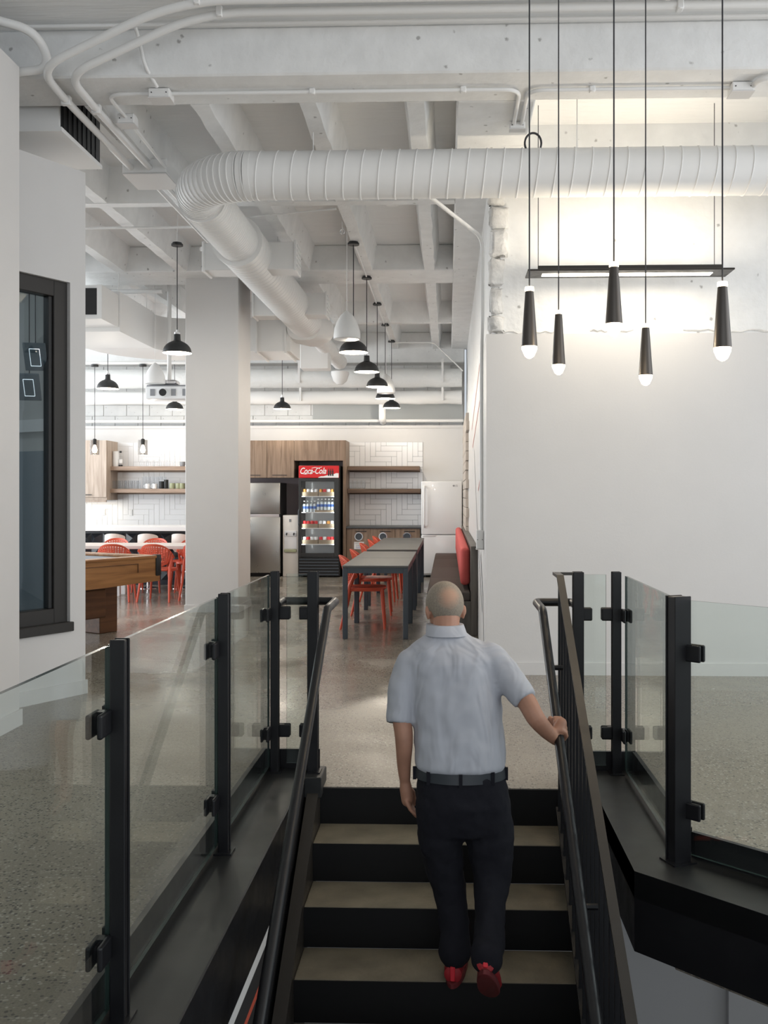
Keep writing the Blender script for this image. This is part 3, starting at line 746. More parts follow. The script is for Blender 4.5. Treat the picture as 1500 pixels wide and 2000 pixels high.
for (x, y) in ((-4.0, 11.7), (-4.0, 12.8), (-2.9, 13.3)): obj('hanger_rod', MB().cyl((x, y, 3.88), (x, y, ZS if y < 11.64 or y > 12.37 else ZJ), 0.006, n=6), M['pipe'], rd)

bd = thing('supply_box', 'white duct box with a black side grille above the angled wall', 'duct', (-3.0, 7.1, 4.0))
obj('box_body', MB().box(-3.5, -2.72, 6.72, 7.52, 4.0, ZS - 0.01), M['duct'], bd, False)
obj('grille', MB().box(-2.72, -2.708, 6.75, 7.49, 4.03, ZS - 0.03), M['darkgrille'], bd, False)
obj('grille_frame', MB().box(-2.72, -2.70, 6.72, 7.52, 4.0, 4.03), M['duct'], bd, False)
for k in range(8): obj('grille_louver', MB().box(-2.712, -2.702, 6.76 + 0.09 * k, 6.775 + 0.09 * k, 4.04, ZS - 0.04), M['darkgrille'], bd, False)

for (z, rad, lab, nm) in ((3.58, 0.17, 'thick insulated white duct along the kitchen wall, upper of the pair', 0), (3.24, 0.125, 'white duct along the kitchen wall, lower of the pair', 1)):
    t = thing('wall_duct', lab, 'duct', (-3.0, 17.6 + 0.1 * nm, z - rad))
    rr = [rad + random.uniform(-0.006, 0.008) for _ in range(61)]
    obj('duct_run', MB().tube([(-9 + 9.25 * i / 60, 17.6 + 0.1 * nm, z) for i in range(61)], rr, 24), M['insul'] if nm == 0 else M['duct'], t)
    for x in (-7.0, -4.6, -2.68, -0.1):
        obj('hanger', MB().box(x - 0.02, x + 0.02, 17.595 + 0.1 * nm - rad - 0.01, 17.605 + 0.1 * nm - rad + 0.004, z - rad * 0.6, min(z + 0.5, 3.9)), M['pipe'], t, False)
dp = obj('drain_pipe', MB().tube(fillet([(-1.2, 17.75, 3.16), (-1.2, 17.75, 2.85), (-1.2, 18.0, 2.82)], 0.06), 0.065, 16), M['pipe']); tag(dp, 'short white drop pipe under the kitchen wall ducts', 'pipe')

# ================================================================== CONDUITS
def conduit(pts, r, label, rad=0.15, group=None, straps=()):
    t = thing('conduit', label, 'conduit', tuple(pts[0]), group)
    obj('pipe_run', MB().tube(fillet(pts, rad, 8), r, 10), M['pipe'], t)
    for s in straps:
        p, ax = Vector(s[0]), s[1]
        b = [0.02 if 'XYZ'[i] == ax else r + 0.006 for i in range(3)]
        obj('coupling', MB().box(p.x - b[0], p.x + b[0], p.y - b[1], p.y + b[1], p.z - b[2], p.z + b[2], 0.006, 1), M['pipe'], t)
    return t
conduit([(5.9, 5.78, 4.415), (-1.62, 5.78, 4.415), (-2.56, 6.02, 4.13), (-2.56, 6.4, 4.10), (-2.56, 7.78, 4.10)], 0.026, 'thick white conduit running over the beam and bending at the corner, outer one', 0.34, 'thick ceiling conduits', [((-1.5, 5.78, 4.415), 'X'), ((-2.56, 6.45, 4.10), 'Y'), ((1.3, 5.78, 4.415), 'X')])
conduit([(5.9, 5.93, 4.415), (-1.52, 5.93, 4.415), (-2.41, 6.10, 4.12), (-2.41, 6.45, 4.10), (-2.41, 7.78, 4.10)], 0.026, 'thick white conduit running over the beam and bending at the corner, inner one', 0.30, 'thick ceiling conduits', [((-1.4, 5.93, 4.415), 'X'), ((-2.41, 6.6, 4.10), 'Y'), ((1.4, 5.93, 4.415), 'X')])
conduit([(5.9, 6.10, 4.43), (-2.7, 6.10, 4.43)], 0.012, 'thin white conduit along the top of the front beam', 0.1)
conduit([(-3.2, 5.7, 4.42), (-2.55, 5.95, 4.33), (-2.52, 6.12, 4.17), (-3.2, 6.14, 4.12)], 0.028, 'white conduit curling in a U beside the left wall top', 0.16)
conduit([(-1.98, 6.10, 4.42), (-1.98, 6.17, 4.38), (-1.94, 6.17, 4.20), (-1.90, 6.30, 4.12)], 0.012, 'thin white conduit dropping down the beam face into a junction box', 0.06)
conduit([(-1.98, 6.43, 4.13), (-2.28, 6.43, 4.13), (-2.28, 6.90, 4.13), (-2.28, 7.78, 4.10)], 0.013, 'thin white conduit bending from junction box towards the pull box', 0.12)
conduit([(-1.84, 6.43, 4.128), (0.475, 6.43, 4.128), (0.475, 7.02, 4.128)], 0.014, 'white conduit under the beam ending at a double box, left branch', 0.12, straps=[((-0.9, 6.43, 4.13), 'X'), ((0.1, 6.43, 4.13), 'X')])
conduit([(1.85, 6.45, 4.128), (0.53, 6.45, 4.128), (0.53, 7.02, 4.128)], 0.014, 'white conduit under the beam ending at a double box, right branch', 0.12, straps=[((0.95, 6.45, 4.13), 'X')])
conduit([(1.98, 6.45, 4.12), (2.0, 6.30, 4.12), (2.3, 6.24, 4.13)], 0.02, 'short white conduit stub at the beam box on the far right', 0.06)
def jbox(c, s, label):
    t = thing('junction_box', label, 'junction box', (c[0], c[1], c[2] - s[2]))
    obj('box_body', MB().box(c[0] - s[0], c[0] + s[0], c[1] - s[1], c[1] + s[1], c[2] - s[2], c[2] + s[2], 0.005, 1), M['pipe'], t, False)
    obj('cover_plate', MB().box(c[0] - s[0] - 0.004, c[0] + s[0] + 0.004, c[1] - s[1] - 0.004, c[1] + s[1] + 0.004, c[2] - s[2] - 0.006, c[2] - s[2]), M['white'], t, False)
    for sx in (-1, 1): obj('screw', MB().cyl((c[0] + sx * s[0] * 0.7, c[1] - s[1] - 0.004, c[2]), (c[0] + sx * s[0] * 0.7, c[1] - s[1], c[2]), 0.004, n=8), M['black'], t)
jbox((-1.91, 6.43, 4.115), (0.07, 0.06, 0.03), 'white junction box on conduit under the front beam')
jbox((-2.28, 6.86, 4.12), (0.06, 0.05, 0.035), 'small white junction box in front of the pull box')
jbox((0.50, 7.05, 4.118), (0.055, 0.03, 0.025), 'white double box on the edge beam above duct')
jbox((1.92, 6.45, 4.115), (0.07, 0.06, 0.03), 'white junction box under the front beam at far right')
t = thing('pull_box', 'large white electrical pull box where thick conduits end near the elbow', 'electrical box', (-2.45, 7.98, 4.06))
obj('box_body', MB().box(-2.63, -2.27, 7.78, 8.18, 4.055, 4.17, 0.006, 1), M['pipe'], t, False)
obj('cover_plate', MB().box(-2.63, -2.27, 7.775, 8.185, 4.045, 4.055, 0.003, 1), M['white'], t, False)
for k in range(5): obj('cable_loop', MB().tube(fillet([(-2.25 + 0.02 * k, 8.1, 4.10), (-2.16 + 0.035 * k, 8.12, 4.16), (-2.14 + 0.04 * k, 8.2, 4.02), (-2.13 + 0.04 * k, 8.6, 4.12)], 0.06, 4), 0.009, 6), M['pipe'], t)
for k in range(3): conduit([(-2.50 + 0.09 * k, 8.18, 4.10), (-2.50 + 0.09 * k, 17.8, 4.10)], 0.018, 'long white conduit running back from pull box, %s of three' % ('nearest the column', 'middle', 'nearest the duct')[k], 0.1, 'conduits along the joist')
for y in (10.2, 13.0): tag(obj('strut_channel', MB().box(-2.62, -2.2, y, y + 0.04, 4.04, 4.08), M['pipe'], None, False), 'white strut channel holding ceiling conduits, %s the column' % ('in front of' if y < 11 else 'behind'), 'strut')
conduit([(-9, 9.6, 4.12), (-2.9, 9.6, 4.12), (-2.35, 9.6, 4.12)], 0.012, 'thin white conduit crossing to the pendant by the column', 0.1)
conduit([(-1.9, 9.3, 4.13), (-1.05, 9.1, 4.14)], 0.008, 'thin white wire conduit from duct to the hook', 0.1)
conduit([(-1.0, 10.4, 4.135), (-1.0, 17.6, 4.135)], 0.010, 'thin white conduit along the joist feeding the pendant row', 0.1)
conduit([(-0.95, 16.95, 4.12), (-0.25, 16.95, 4.12), (0.26, 16.95, 3.62)], 0.012, 'white conduit crossing to the brick wall behind the last pendant', 0.1)
conduit([(-0.15, 7.35, 3.72), (0.29, 8.2, 3.62), (0.29, 8.2, 2.9), (0.29, 8.45, 2.7), (0.29, 8.45, 1.12)], 0.016, 'white conduit slanting from the duct and running down the wall corner', 0.12)
jbox((0.275, 8.45, 1.07), (0.03, 0.06, 0.08), 'white outlet box low on the mural wall')
conduit([(-9, 12.5, 4.10), (-3.7, 12.5, 4.10)], 0.03, 'white sprinkler pipe beside the column top', 0.1)
conduit([(-9, 15.6, 3.60), (-3.3, 15.6, 3.60)], 0.028, 'white rail conduit carrying the bar pendants', 0.1)
conduit([(-9, 17.9, 2.83), (0.28, 17.9, 2.83)], 0.03, 'white pipe on the ledge of the kitchen wall', 0.1)

# hook, loop cable
tag(obj('cable_loop', MB().tube([(0.62 + 0.06 * math.cos(a), 7.12, 4.02 + 0.075 * math.sin(a)) for a in [1.75 * PI * i / 24 - 0.9 for i in range(25)]], 0.008, 6), M['cable']), 'coil of black cable above the spiral duct', 'cable')
tag(obj('ceiling_hook', MB().tube([(-1.04 + 0.02 * math.cos(a), 9.55, 4.05 + 0.025 * math.sin(a)) for a in [0.3 * i - 1 for i in range(20)]] + [(-1.04, 9.55, 4.075), (-1.04, 9.55, 4.15)], 0.005, 6), M['chrome']), 'small steel eye hook under the joist', 'hook')
tag(obj('smoke_detector', MB().lathe([(0.10, 0.0), (0.10, -0.02), (0.085, -0.04), (0.05, -0.05), (0.02, -0.052)], (-0.58, 9.9, ZS), 24), M['pipe']), 'round white smoke detector between the joists', 'smoke detector')

# ================================================================== LAMPS
def dome_pendant(name, label, group):
    t = thing(name, label, 'lamp', (0, 0, 0), group, local=True)        # local origin: centre of the shade rim
    R = 0.150
    prof = [(R + 0.006, 0.0), (R + 0.004, 0.008)]
    prof += [(R * math.cos(a), 0.008 + 0.125 * math.sin(a)) for a in [PI / 2 * i / 10 for i in range(0, 8)]]
    prof += [(0.040, 0.132), (0.036, 0.15), (0.034, 0.20), (0.030, 0.205)]
    obj('shade', MB().lathe(prof, n=32, cap=False), M['black'], t)
    inn = [(R + 0.003, 0.001)] + [((R - 0.004) * math.cos(a), 0.006 + 0.118 * math.sin(a)) for a in [PI / 2 * i / 8 for i in range(0, 8)]]
    obj('shade_lining', MB().lathe(inn, n=32, cap=False), M['lamp_in'], t)
    obj('socket_cap', MB().lathe([(0.032, 0.203), (0.032, 0.222), (0.012, 0.226), (0.012, 0.25)], n=16), M['chrome'], t)
    obj('bulb', MB().ball((0, 0, 0.055), 0.035), M['bulb'], t)
    return t
def finish_pendant(t, ztop, zrim):
    obj('cord', MB().cyl((0, 0, 0.245), (0, 0, ztop - zrim - 0.03), 0.005, n=8), M['cable'], t)
    obj('canopy', MB().lathe([(0.062, -0.035), (0.062, -0.015), (0.05, -0.012), (0.05, 0.0)], (0, 0, ztop - zrim), 20), M['black'], t)
lampn = 0
def lamp_light(loc, power, col, rad=0.05):
    l = bpy.data.lights.new('lamp_glow', 'POINT'); l.energy = power; l.color = col; l.shadow_soft_size = rad
    o = bpy.data.objects.new('lamp_glow', l); COL.objects.link(o); o.location = loc
ORD = ['nearest', 'second', 'third', 'fourth', 'farthest']
row = [(-1.005, 10.32), (-1.0, 11.95), (-0.99, 13.59), (-0.985, 15.25), (-0.98, 16.88)]
proto = dome_pendant('dome_pendant', 'black dome pendant in the row over the grey tables, nearest of five', 'black dome pendants over grey tables')
finish_pendant(proto, ZJ, 2.97); proto.location = (*row[0], 2.97)
for i, (x, y) in enumerate(row):
    if i: copy_tree(proto, (x, y, 2.97), 0, 'black dome pendant in the row over the grey tables, %s of five' % ORD[i])
    lamp_light((x, y, 2.93), 25, (1.0, 0.90, 0.76))
for (x, y, lab) in ((-2.89, 10.3, 'black dome pendant hanging in front of the white column'), (-4.84, 13.7, 'black dome pendant under the rectangular duct'),
                    (-2.91, 17.0, 'black dome pendant above the steel fridge by the column'), (-4.815, 17.0, 'black dome pendant half hidden under the projector')):
    q_ = copy_tree(proto, (x, y, 2.97), 0, lab, 'black dome pendants over the dining area')
    obj('stem', MB().cyl((0, 0, ZJ - 2.97), (0, 0, (ZS if y < 16 else 3.95) - 2.97 if y < 16 else ZS - 2.97), 0.005, n=6), M['pipe'], q_); lamp_light((x, y, 2.93), 22, (1.0, 0.92, 0.80))
def bullet(label, x, y, ztop, zb):
    t = thing('pendant_speaker', label, 'speaker', (x, y, zb), 'white pendant speakers', local=True)
    obj('housing', MB().lathe([(0.125, -0.004), (0.132, 0.0), (0.134, 0.03), (0.125, 0.10), (0.10, 0.17), (0.06, 0.235), (0.015, 0.275), (0.004, 0.28)], n=28), M['pipe'], t)
    obj('speaker_grille', MB().lathe([(0.12, -0.006), (0.0005, -0.008)], n=24), M['insul'], t)
    obj('suspension_wire', MB().cyl((0, 0, 0.275), (0, 0, ztop - zb), 0.003, n=6), M['pipe'], t)
bullet('white bullet shaped pendant speaker in front of the nearest table lamp', -1.00, 9.6, 4.06, 3.0)
bullet('white bullet shaped pendant speaker behind the third table lamp', -0.90, 14.1, ZJ, 2.94)
bullet('white bullet shaped pendant speaker beside the projector', at(303, 748, 12.75).x, 12.75, ZS, 2.93)
def glass_pendant(label, x, y, zt, zb):
    t = thing('glass_pendant', label, 'lamp', (x, y, zb), 'glass cylinder pendants over the bar', local=True)
    obj('glass_shade', MB().lathe([(0.075, 0.0), (0.075, 0.235), (0.02, 0.24)], n=20, cap=False), M['smoke_glass'], t)
    obj('socket', MB().lathe([(0.03, 0.16), (0.03, 0.25), (0.008, 0.26)], n=14), M['black'], t)
    obj('bulb', MB().lathe([(0.012, 0.165), (0.03, 0.12), (0.042, 0.075), (0.03, 0.035), (0.004, 0.025)], n=16), M['bulb'], t)
    obj('cord', MB().cyl((0, 0, 0.25), (0, 0, zt - zb), 0.005, n=6), M['cable'], t)
    obj('canopy', MB().lathe([(0.06, -0.03), (0.06, 0.0)], (0, 0, zt - zb), 18), M['black'], t)
    lamp_light((x, y, zb - 0.03), 6, (1.0, 0.86, 0.68))
for (u, lab) in ((185, 'smoked glass cylinder pendant in front of the oak wall cabinet'), (279, 'smoked glass cylinder pendant in front of the glassware shelves')):
    p = at(u, 888, 15.6); glass_pendant(lab, p.x, 15.6, 3.57, p.z)
# five cone pendants over the stairs
for (u, vt, vb, Y, lab) in ((1034, 560, 700, 4.49, 'slim dark cone pendant, leftmost of the five over stairs'), (1091, 606, 732, 5.38, 'slim dark cone pendant, second from left over the stairs'),
                            (1199, 512, 657, 4.25, 'slim dark cone pendant in the middle, highest of the five'), (1261, 632, 753, 5.21, 'slim dark cone pendant hanging lowest of the five'),
                            (1411, 550, 705, 4.04, 'slim dark cone pendant, rightmost of the five over stairs')):
    a, b = at(u, vt, Y), at(u, vb, Y); L = a.z - b.z
    t = thing('cone_pendant', lab, 'lamp', (b.x, Y, b.z), 'cone pendants over the stairs', local=True)
    z0, z1 = 0.055, L - 0.022
    obj('cone_shade', MB().lathe([(0.030, z0 + 0.004), (0.0365, z0), (0.037, z0 + 0.004), (0.0195, z1), (0.010, z1)], n=28), M['cone'], t)
    obj('light_ring', MB().lathe([(0.020, z1 + 0.001), (0.021, z1 + 0.006), (0.020, z1 + 0.020), (0.006, z1 + 0.022)], n=20), M['bulb_ring'], t)
    obj('bulb', MB().lathe([(0.035, z0 - 0.001), (0.035, z0 - 0.014), (0.027, z0 - 0.032), (0.021, 0.010), (0.006, 0.0)], n=20), M['bulb'], t)
    obj('cord', MB().cyl((0, 0, z1 + 0.02), (0, 0, ZS - b.z), 0.0035, n=6), M['cable'], t)
    obj('canopy', MB().lathe([(0.05, -0.03), (0.05, 0.0)], (0, 0, ZS - b.z), 16), M['black'], t)
    lamp_light((b.x, Y, b.z - 0.04), 5.0, (1.0, 0.80, 0.55), 0.03)
# linear pendant
LX0, LX1, LYA, LYB, LZ = at(1030, 535, 7.45).x, at(1432, 535, 7.45).x, 7.40, 7.66, 3.155
t = thing('linear_pendant', 'long flat black linear pendant with a glowing slot by the white wall', 'lamp', ((LX0 + LX1) / 2, 7.5, LZ))
obj('plate', MB().box(LX0, LX1, LYA, LYB, LZ, LZ + 0.014, 0.003, 1), M['bronze'], t, False)
obj('spine', MB().box(LX0 + 0.08, LX1 - 0.08, LYA + 0.05, LYA + 0.07, LZ + 0.014, LZ + 0.05), M['bronze'], t, False)
obj('spine', MB().box(LX0 + 0.08, LX1 - 0.08, LYB - 0.07, LYB - 0.05, LZ + 0.014, LZ + 0.05), M['bronze'], t, False)
obj('diffuser', MB().box(LX0 + 0.12, LX1 - 0.14, LYA + 0.10, LYA + 0.19, LZ - 0.003, LZ), M['strip'], t, False)
obj('uplight', MB().box(LX0 + 0.10, LX1 - 0.10, LYA + 0.075, LYB - 0.075, LZ + 0.014, LZ + 0.02), M['strip'], t, False)
for x in (LX0 + 0.09, LX1 - 0.12): obj('cable', MB().cyl((x, 7.53, LZ + 0.05), (x, 7.53, ZS), 0.003, n=6), M['cable'], t)
area('linear_uplight', ((LX0 + LX1) / 2, (LYA + LYB) / 2, LZ + 0.03), (PI, 0, 0), LX1 - LX0 - 0.2, 0.06, 9.5, (1.0, 0.86, 0.66))
area('linear_downlight', ((LX0 + LX1) / 2, LYA + 0.145, LZ - 0.006), (0, 0, 0), LX1 - LX0 - 0.26, 0.07, 8, (1.0, 0.88, 0.70))
# lamp reflections in the window, modelled as small plates behind the pane
for (u_, v_, Y_, lab) in ((69, 697, 0.34, 'lamp reflection in the window built as a grey rectangular pendant, higher one'), (57, 756, 0.31, 'lamp reflection in the window built as a grey rectangular pendant, lower one')):
    t = thing('reflected_pendant', lab, 'lamp', (0, 0, 0), 'lamp reflections in the window', local=True)
    rx_, ry_, rz_ = ray(u_, v_); k_ = (Y_ - (CORN.x * SA + CORN.y * CA)) / (-(rx_ * SA + ry_ * CA))      # hangs Y_ from the room's end wall
    t.location = (rx_ * k_, ry_ * k_, H + rz_ * k_); t.rotation_euler = (-0.9, 0, 0.25)
    obj('plate', MB().box(-0.075, 0.075, -0.11, 0.11, -0.008, 0.008), M['panel_grey'], t, False)
    for s_x in (-1, 1): obj('light_strip', MB().box(s_x * 0.034 - 0.0015, s_x * 0.034 + 0.0015, -0.07, 0.07, -0.011, -0.008), M['reflected_strip'], t, False)
    for s_y in (-1, 1): obj('light_strip', MB().box(-0.034, 0.034, s_y * 0.07 - 0.0015, s_y * 0.07 + 0.0015, -0.011, -0.008), M['reflected_strip'], t, False)
    obj('cable', MB().tube([(0, 0, 0.01), (0, -0.783 * 0.8, 0.62 * 0.8)], 0.004, 6), M['cable'], t)

# projector
PX, PY = 0.075, -0.30
t = thing('projector', 'white ceiling projector on a pole partly behind the column', 'projector', (-3.705, 12.9, 2.75))
obj('body', MB().box(-4.08 + PX, -3.45 + PX, 13.05 + PY, 13.45 + PY, 2.73, 2.90, 0.02, 2), M['appl'], t)
obj('top_cover', MB().box(-4.07 + PX, -3.46 + PX, 13.06 + PY, 13.44 + PY, 2.885, 2.915, 0.01, 1), M['grey_print'], t)
obj('lens_ring', MB().tube([(-3.83 + PX, 13.06 + PY, 2.81), (-3.83 + PX, 13.00 + PY, 2.81)], 0.062, 24), M['appl'], t)
obj('lens', MB().tube([(-3.83 + PX, 13.01 + PY, 2.81), (-3.83 + PX, 12.99 + PY, 2.81)], 0.048, 24), M['darkgrille'], t)
for x in (-3.98, -3.70, -3.55): obj('vent', MB().box(x - 0.03 + PX, x + 0.03 + PX, 13.04 + PY, 13.052 + PY, 2.77, 2.86), M['grey_print'], t, False)
obj('mount_pole', MB().cyl((-3.80 + PX, 13.2 + PY, 2.98), (-3.80 + PX, 13.2 + PY, ZS), 0.028, n=16), M['pipe'], t)
obj('mount_plate', MB().box(-3.92 + PX, -3.68 + PX, 13.1 + PY, 13.3 + PY, 2.92, 2.99, 0.02, 1), M['chrome'], t)

NTH = ['first', 'second', 'third', 'fourth', 'fifth', 'sixth', 'seventh', 'eighth', 'ninth', 'tenth']
# ================================================================== KITCHEN
YF = 17.35
tc_ = thing('tall_cabinet', 'taupe wood cabinet surround over the fridge and the drinks cooler', 'cabinet', (-2.8, 17.6, 0))
obj('side_panel', MB().box(-1.878, -1.826, YF, 17.985, 0, 2.44), M['wood_cab'], tc_, False)
obj('carcass', MB().box(-4.3, -2.78, YF + 0.02, 17.985, 1.775, 2.43), M['wood_cab'], tc_, False)
obj('carcass', MB().box(-2.78, -1.878, YF + 0.02, 17.985, 2.08, 2.43), M['wood_cab'], tc_, False)
xs = [-4.3, -3.72, -3.245, -2.755]
for a, b in zip(xs, xs[1:]):
    d = obj('door', MB().box(a + 0.003, b - 0.003, YF - 0.002, YF + 0.02, 1.77, 2.44, 0.002, 1), M['wood_cab'], tc_, False)
    cx = a + 0.10
    obj('handle', MB().box(cx, cx + 0.26, YF - 0.03, YF - 0.018, 1.81, 1.822), M['black'], d, False)
obj('door', MB().box(-2.752, -1.826, YF - 0.002, YF + 0.02, 2.075, 2.44, 0.002, 1), M['wood_cab'], tc_, False)
obj('back_panel', MB().box(-4.3, -1.878, 17.96, 17.99, 0, 2.1), M['purple'], tc_, False)
obj('divider', MB().box(-2.78, -2.752, YF + 0.02, 17.99, 1.775, 2.1), M['wood_cab'], tc_, False)

t = thing('steel_fridge', 'stainless steel two door fridge behind the column', 'fridge', (-3.4, 17.6, 0))
obj('cabinet_body', MB().box(-3.78, -2.99, 17.33, 17.94, 0.06, 1.68), M['black'], t, False)
obj('freezer_door', MB().box(-3.78, -2.99, 17.25, 17.33, 1.12, 1.68, 0.012, 2), M['inox'], t)
obj('fridge_door', MB().box(-3.78, -2.99, 17.25, 17.33, 0.07, 1.07, 0.012, 2), M['inox'], t)
obj('handle_strip', MB().box(-3.76, -3.01, 17.26, 17.33, 1.07, 1.12), M['chrome'], t, False)
obj('kick_plate', MB().box(-3.76, -3.01, 17.36, 17.9, 0.0, 0.06), M['black'], t, False)

t = thing('water_dispenser', 'cream water dispenser between the steel fridge and the drinks cooler', 'water dispenser', (-2.82, 17.5, 0))
obj('body', MB().box(-2.955, -2.675, 17.32, 17.66, 0.0, 1.10, 0.012, 2), M['cream'], t)
obj('tap_panel', MB().box(-2.925, -2.705, 17.305, 17.325, 0.72, 0.82, 0.006, 1), M['appl'], t)
for x in (-2.88, -2.75): obj('tap', MB().tube(fillet([(x, 17.31, 0.775), (x, 17.27, 0.775), (x, 17.27, 0.74)], 0.01), 0.012, 8), M['black'], t)
obj('drip_recess', MB().box(-2.925, -2.705, 17.312, 17.325, 0.50, 0.71), M['white_top'], t, False)
obj('drip_tray', MB().box(-2.925, -2.705, 17.28, 17.325, 0.44, 0.49, 0.006, 1), M['green'], t)
obj('label_patch', MB().box(-2.84, -2.80, 17.315, 17.321, 0.98, 1.03), M['grey_print'], t, False)

# drinks cooler
CX0, CX1, CYF, CZT = -2.655, -1.925, 17.20, 1.985
t = thing('drinks_cooler', 'tall black glass door drinks cooler with a red lit header', 'cooler', (-2.3, 17.5, 0))
for nm, b in (('side_panel', (CX0, CX0 + 0.03, CYF + 0.05, 17.9, 0.02, CZT)), ('side_panel', (CX1 - 0.03, CX1, CYF + 0.05, 17.9, 0.02, CZT)), ('back_panel', (CX0 + 0.03, CX1 - 0.03, 17.87, 17.9, 0.02, CZT)),
              ('top_panel', (CX0 + 0.03, CX1 - 0.03, CYF + 0.05, 17.87, 1.75, CZT)), ('base_unit', (CX0 + 0.03, CX1 - 0.03, CYF + 0.06, 17.87, 0.02, 0.34))):
    obj(nm, MB().box(*b, 0.004, 1), M['black'] if nm != 'back_panel' else M['appl'], t, False)
obj('inner_lining', MB().box(CX0 + 0.031, CX1 - 0.031, 17.84, 17.868, 0.34, 1.75), M['appl'], t, False)
hd = obj('header', MB().box(CX0 + 0.005, CX1 - 0.01, CYF, CYF + 0.05, 1.765, CZT - 0.005, 0.004, 1), M['red'], t, False)
text('lettering', 'Coca-Cola', 0.155, (CX0 + 0.255, CYF - 0.002, 1.885), (PI / 2, 0, 0), M['white_print'], hd, shear=0.38, sx=0.70, offset=0.002)
sw_ = MB()
for pts_ in ([(-2.58, 1.838), (-2.53, 1.829), (-2.47, 1.842), (-2.43, 1.833)], [(-2.42, 1.935), (-2.36, 1.952), (-2.30, 1.940), (-2.235, 1.958)]):
    for a, b in zip(pts_, pts_[1:]): sw_.hexa([(a[0], CYF - 0.003, a[1] - 0.004), (b[0], CYF - 0.003, b[1] - 0.004), (b[0], CYF, b[1] - 0.004), (a[0], CYF, a[1] - 0.004), (a[0], CYF - 0.003, a[1] + 0.004), (b[0], CYF - 0.003, b[1] + 0.004), (b[0], CYF, b[1] + 0.004), (a[0], CYF, a[1] + 0.004)])
obj('lettering_flourish', sw_, M['white_print'], hd, False)
mbi = MB(); top = [(-2.30 + 0.36 * i / 8, 1.775 + 0.075 * (i / 8) ** 0.8 + random.uniform(-0.006, 0.006)) for i in range(9)]
for a, b in zip(top, top[1:]): mbi.face([(a[0], CYF - 0.0015, 1.768), (b[0], CYF - 0.0015, 1.768), (b[0], CYF - 0.0015, b[1]), (a[0], CYF - 0.0015, a[1])])
obj('printed_ice', mbi, M['white_print'], hd, False)
for k in range(3):
    x = -2.115 + 0.036 * k
    pb = obj('printed_bottle', MB().lathe([(0.013, 0.0), (0.014, 0.03), (0.011, 0.05), (0.014, 0.075), (0.006, 0.11), (0.005, 0.13)], (x, CYF - 0.002, 1.80), 10, sy=0.12), M['darkgrille'], hd)
df = [(CX0 + 0.005, CX0 + 0.05, CYF, CYF + 0.05, 0.36, 1.755), (CX1 - 0.095, CX1 - 0.01, CYF, CYF + 0.05, 0.36, 1.755), (CX0 + 0.05, CX1 - 0.095, CYF, CYF + 0.05, 1.70, 1.755), (CX0 + 0.05, CX1 - 0.095, CYF, CYF + 0.05, 0.36, 0.43)]
dr = obj('door_frame', MB().box(*df[0], 0.003, 1), M['black'], t, False)
for b in df[1:]: obj('door_frame', MB().box(*b, 0.003, 1), M['black'], t, False)
obj('door_glass', MB().box(CX0 + 0.05, CX1 - 0.095, CYF + 0.02, CYF + 0.024, 0.43, 1.70), M['thin_glass'], t, False)
obj('door_handle', MB().tube(fillet([(CX0 + 0.015, CYF, 0.92), (CX0 + 0.01, CYF - 0.04, 0.94), (CX0 + 0.01, CYF - 0.04, 1.18), (CX0 + 0.015, CYF, 1.20)], 0.02), 0.012, 10), M['table_leg'], t)
obj('base_grille', MB().box(CX0 + 0.005, CX1 - 0.01, CYF + 0.02, CYF + 0.06, 0.02, 0.35), M['darkgrille'], t, False)
for k in range(6): obj('grille_slat', MB().box(CX0 + 0.01, CX1 - 0.015, CYF + 0.005, CYF + 0.03, 0.035 + k * 0.054, 0.058 + k * 0.054, 0.003, 1), M['table_leg'], t, False)
SHZ = [1.44, 1.155, 0.87, 0.585]
for z in SHZ: obj('shelf', MB().box(CX0 + 0.035, CX1 - 0.035, CYF + 0.09, 17.84, z - 0.012, z), M['white_print'], t, False)
for x in (CX0 + 0.075, CX1 - 0.12): area('cooler_fill', (x, CYF + 0.075, 1.07), (PI / 2, 0, 0), 0.03, 1.25, 1.6, (0.95, 1, 0.97))  # added fill strips that brighten the dark cooler interior
# cans, trays and bottles standing in the cooler
can = MB().lathe([(0.026, 0.0), (0.033, 0.006), (0.033, 0.108), (0.027, 0.122), (0.0268, 0.124)], n=14).mesh('can')
cans_m = {'red': M['red'], 'white': M['white_print'], 'amber': mat('amber_can', (0.55, 0.25, 0.06), 0.3, metal=0.5), 'silver': M['chrome']}
can_me = {}
for k, m in cans_m.items():
    q = can.copy(); q.materials.append(m); can_me[k] = q
LEV = ['top', 'second', 'third', 'bottom']
def cans(lv, x0, kinds, where):
    z = SHZ[lv]; wd = 0.068 * len(kinds) + 0.008
    t2 = thing('drink_tray', 'brown cardboard drink tray on the %s cooler shelf, %s' % (LEV[lv], where), 'tray', (x0 + wd / 2, CYF + 0.2, z), 'cardboard trays in the cooler')
    obj('tray_front', MB().box(x0, x0 + wd, CYF + 0.12, CYF + 0.123, z, z + 0.075), M['card'], t2, False)
    obj('tray_base', MB().box(x0, x0 + wd, CYF + 0.123, CYF + 0.40, z, z + 0.003), M['card'], t2, False)
    for sx in (x0, x0 + wd - 0.003): obj('tray_side', MB().box(sx, sx + 0.003, CYF + 0.123, CYF + 0.40, z + 0.003, z + 0.075), M['card'], t2, False)
    for i, k in enumerate(kinds):
        o = obj('can', can_me[k], None); o.location = (x0 + 0.038 + 0.068 * i, CYF + 0.165, z + 0.004)
        tag(o, '%s drink can, %s in the %s tray of the %s cooler shelf' % (k, NTH[i], where, LEV[lv]), 'can', '%s cans in the cooler' % LEV[lv])
cans(0, -2.605, ['amber', 'white', 'silver', 'white'], 'left'); cans(0, -2.315, ['amber', 'red', 'white', 'amber'], 'right')
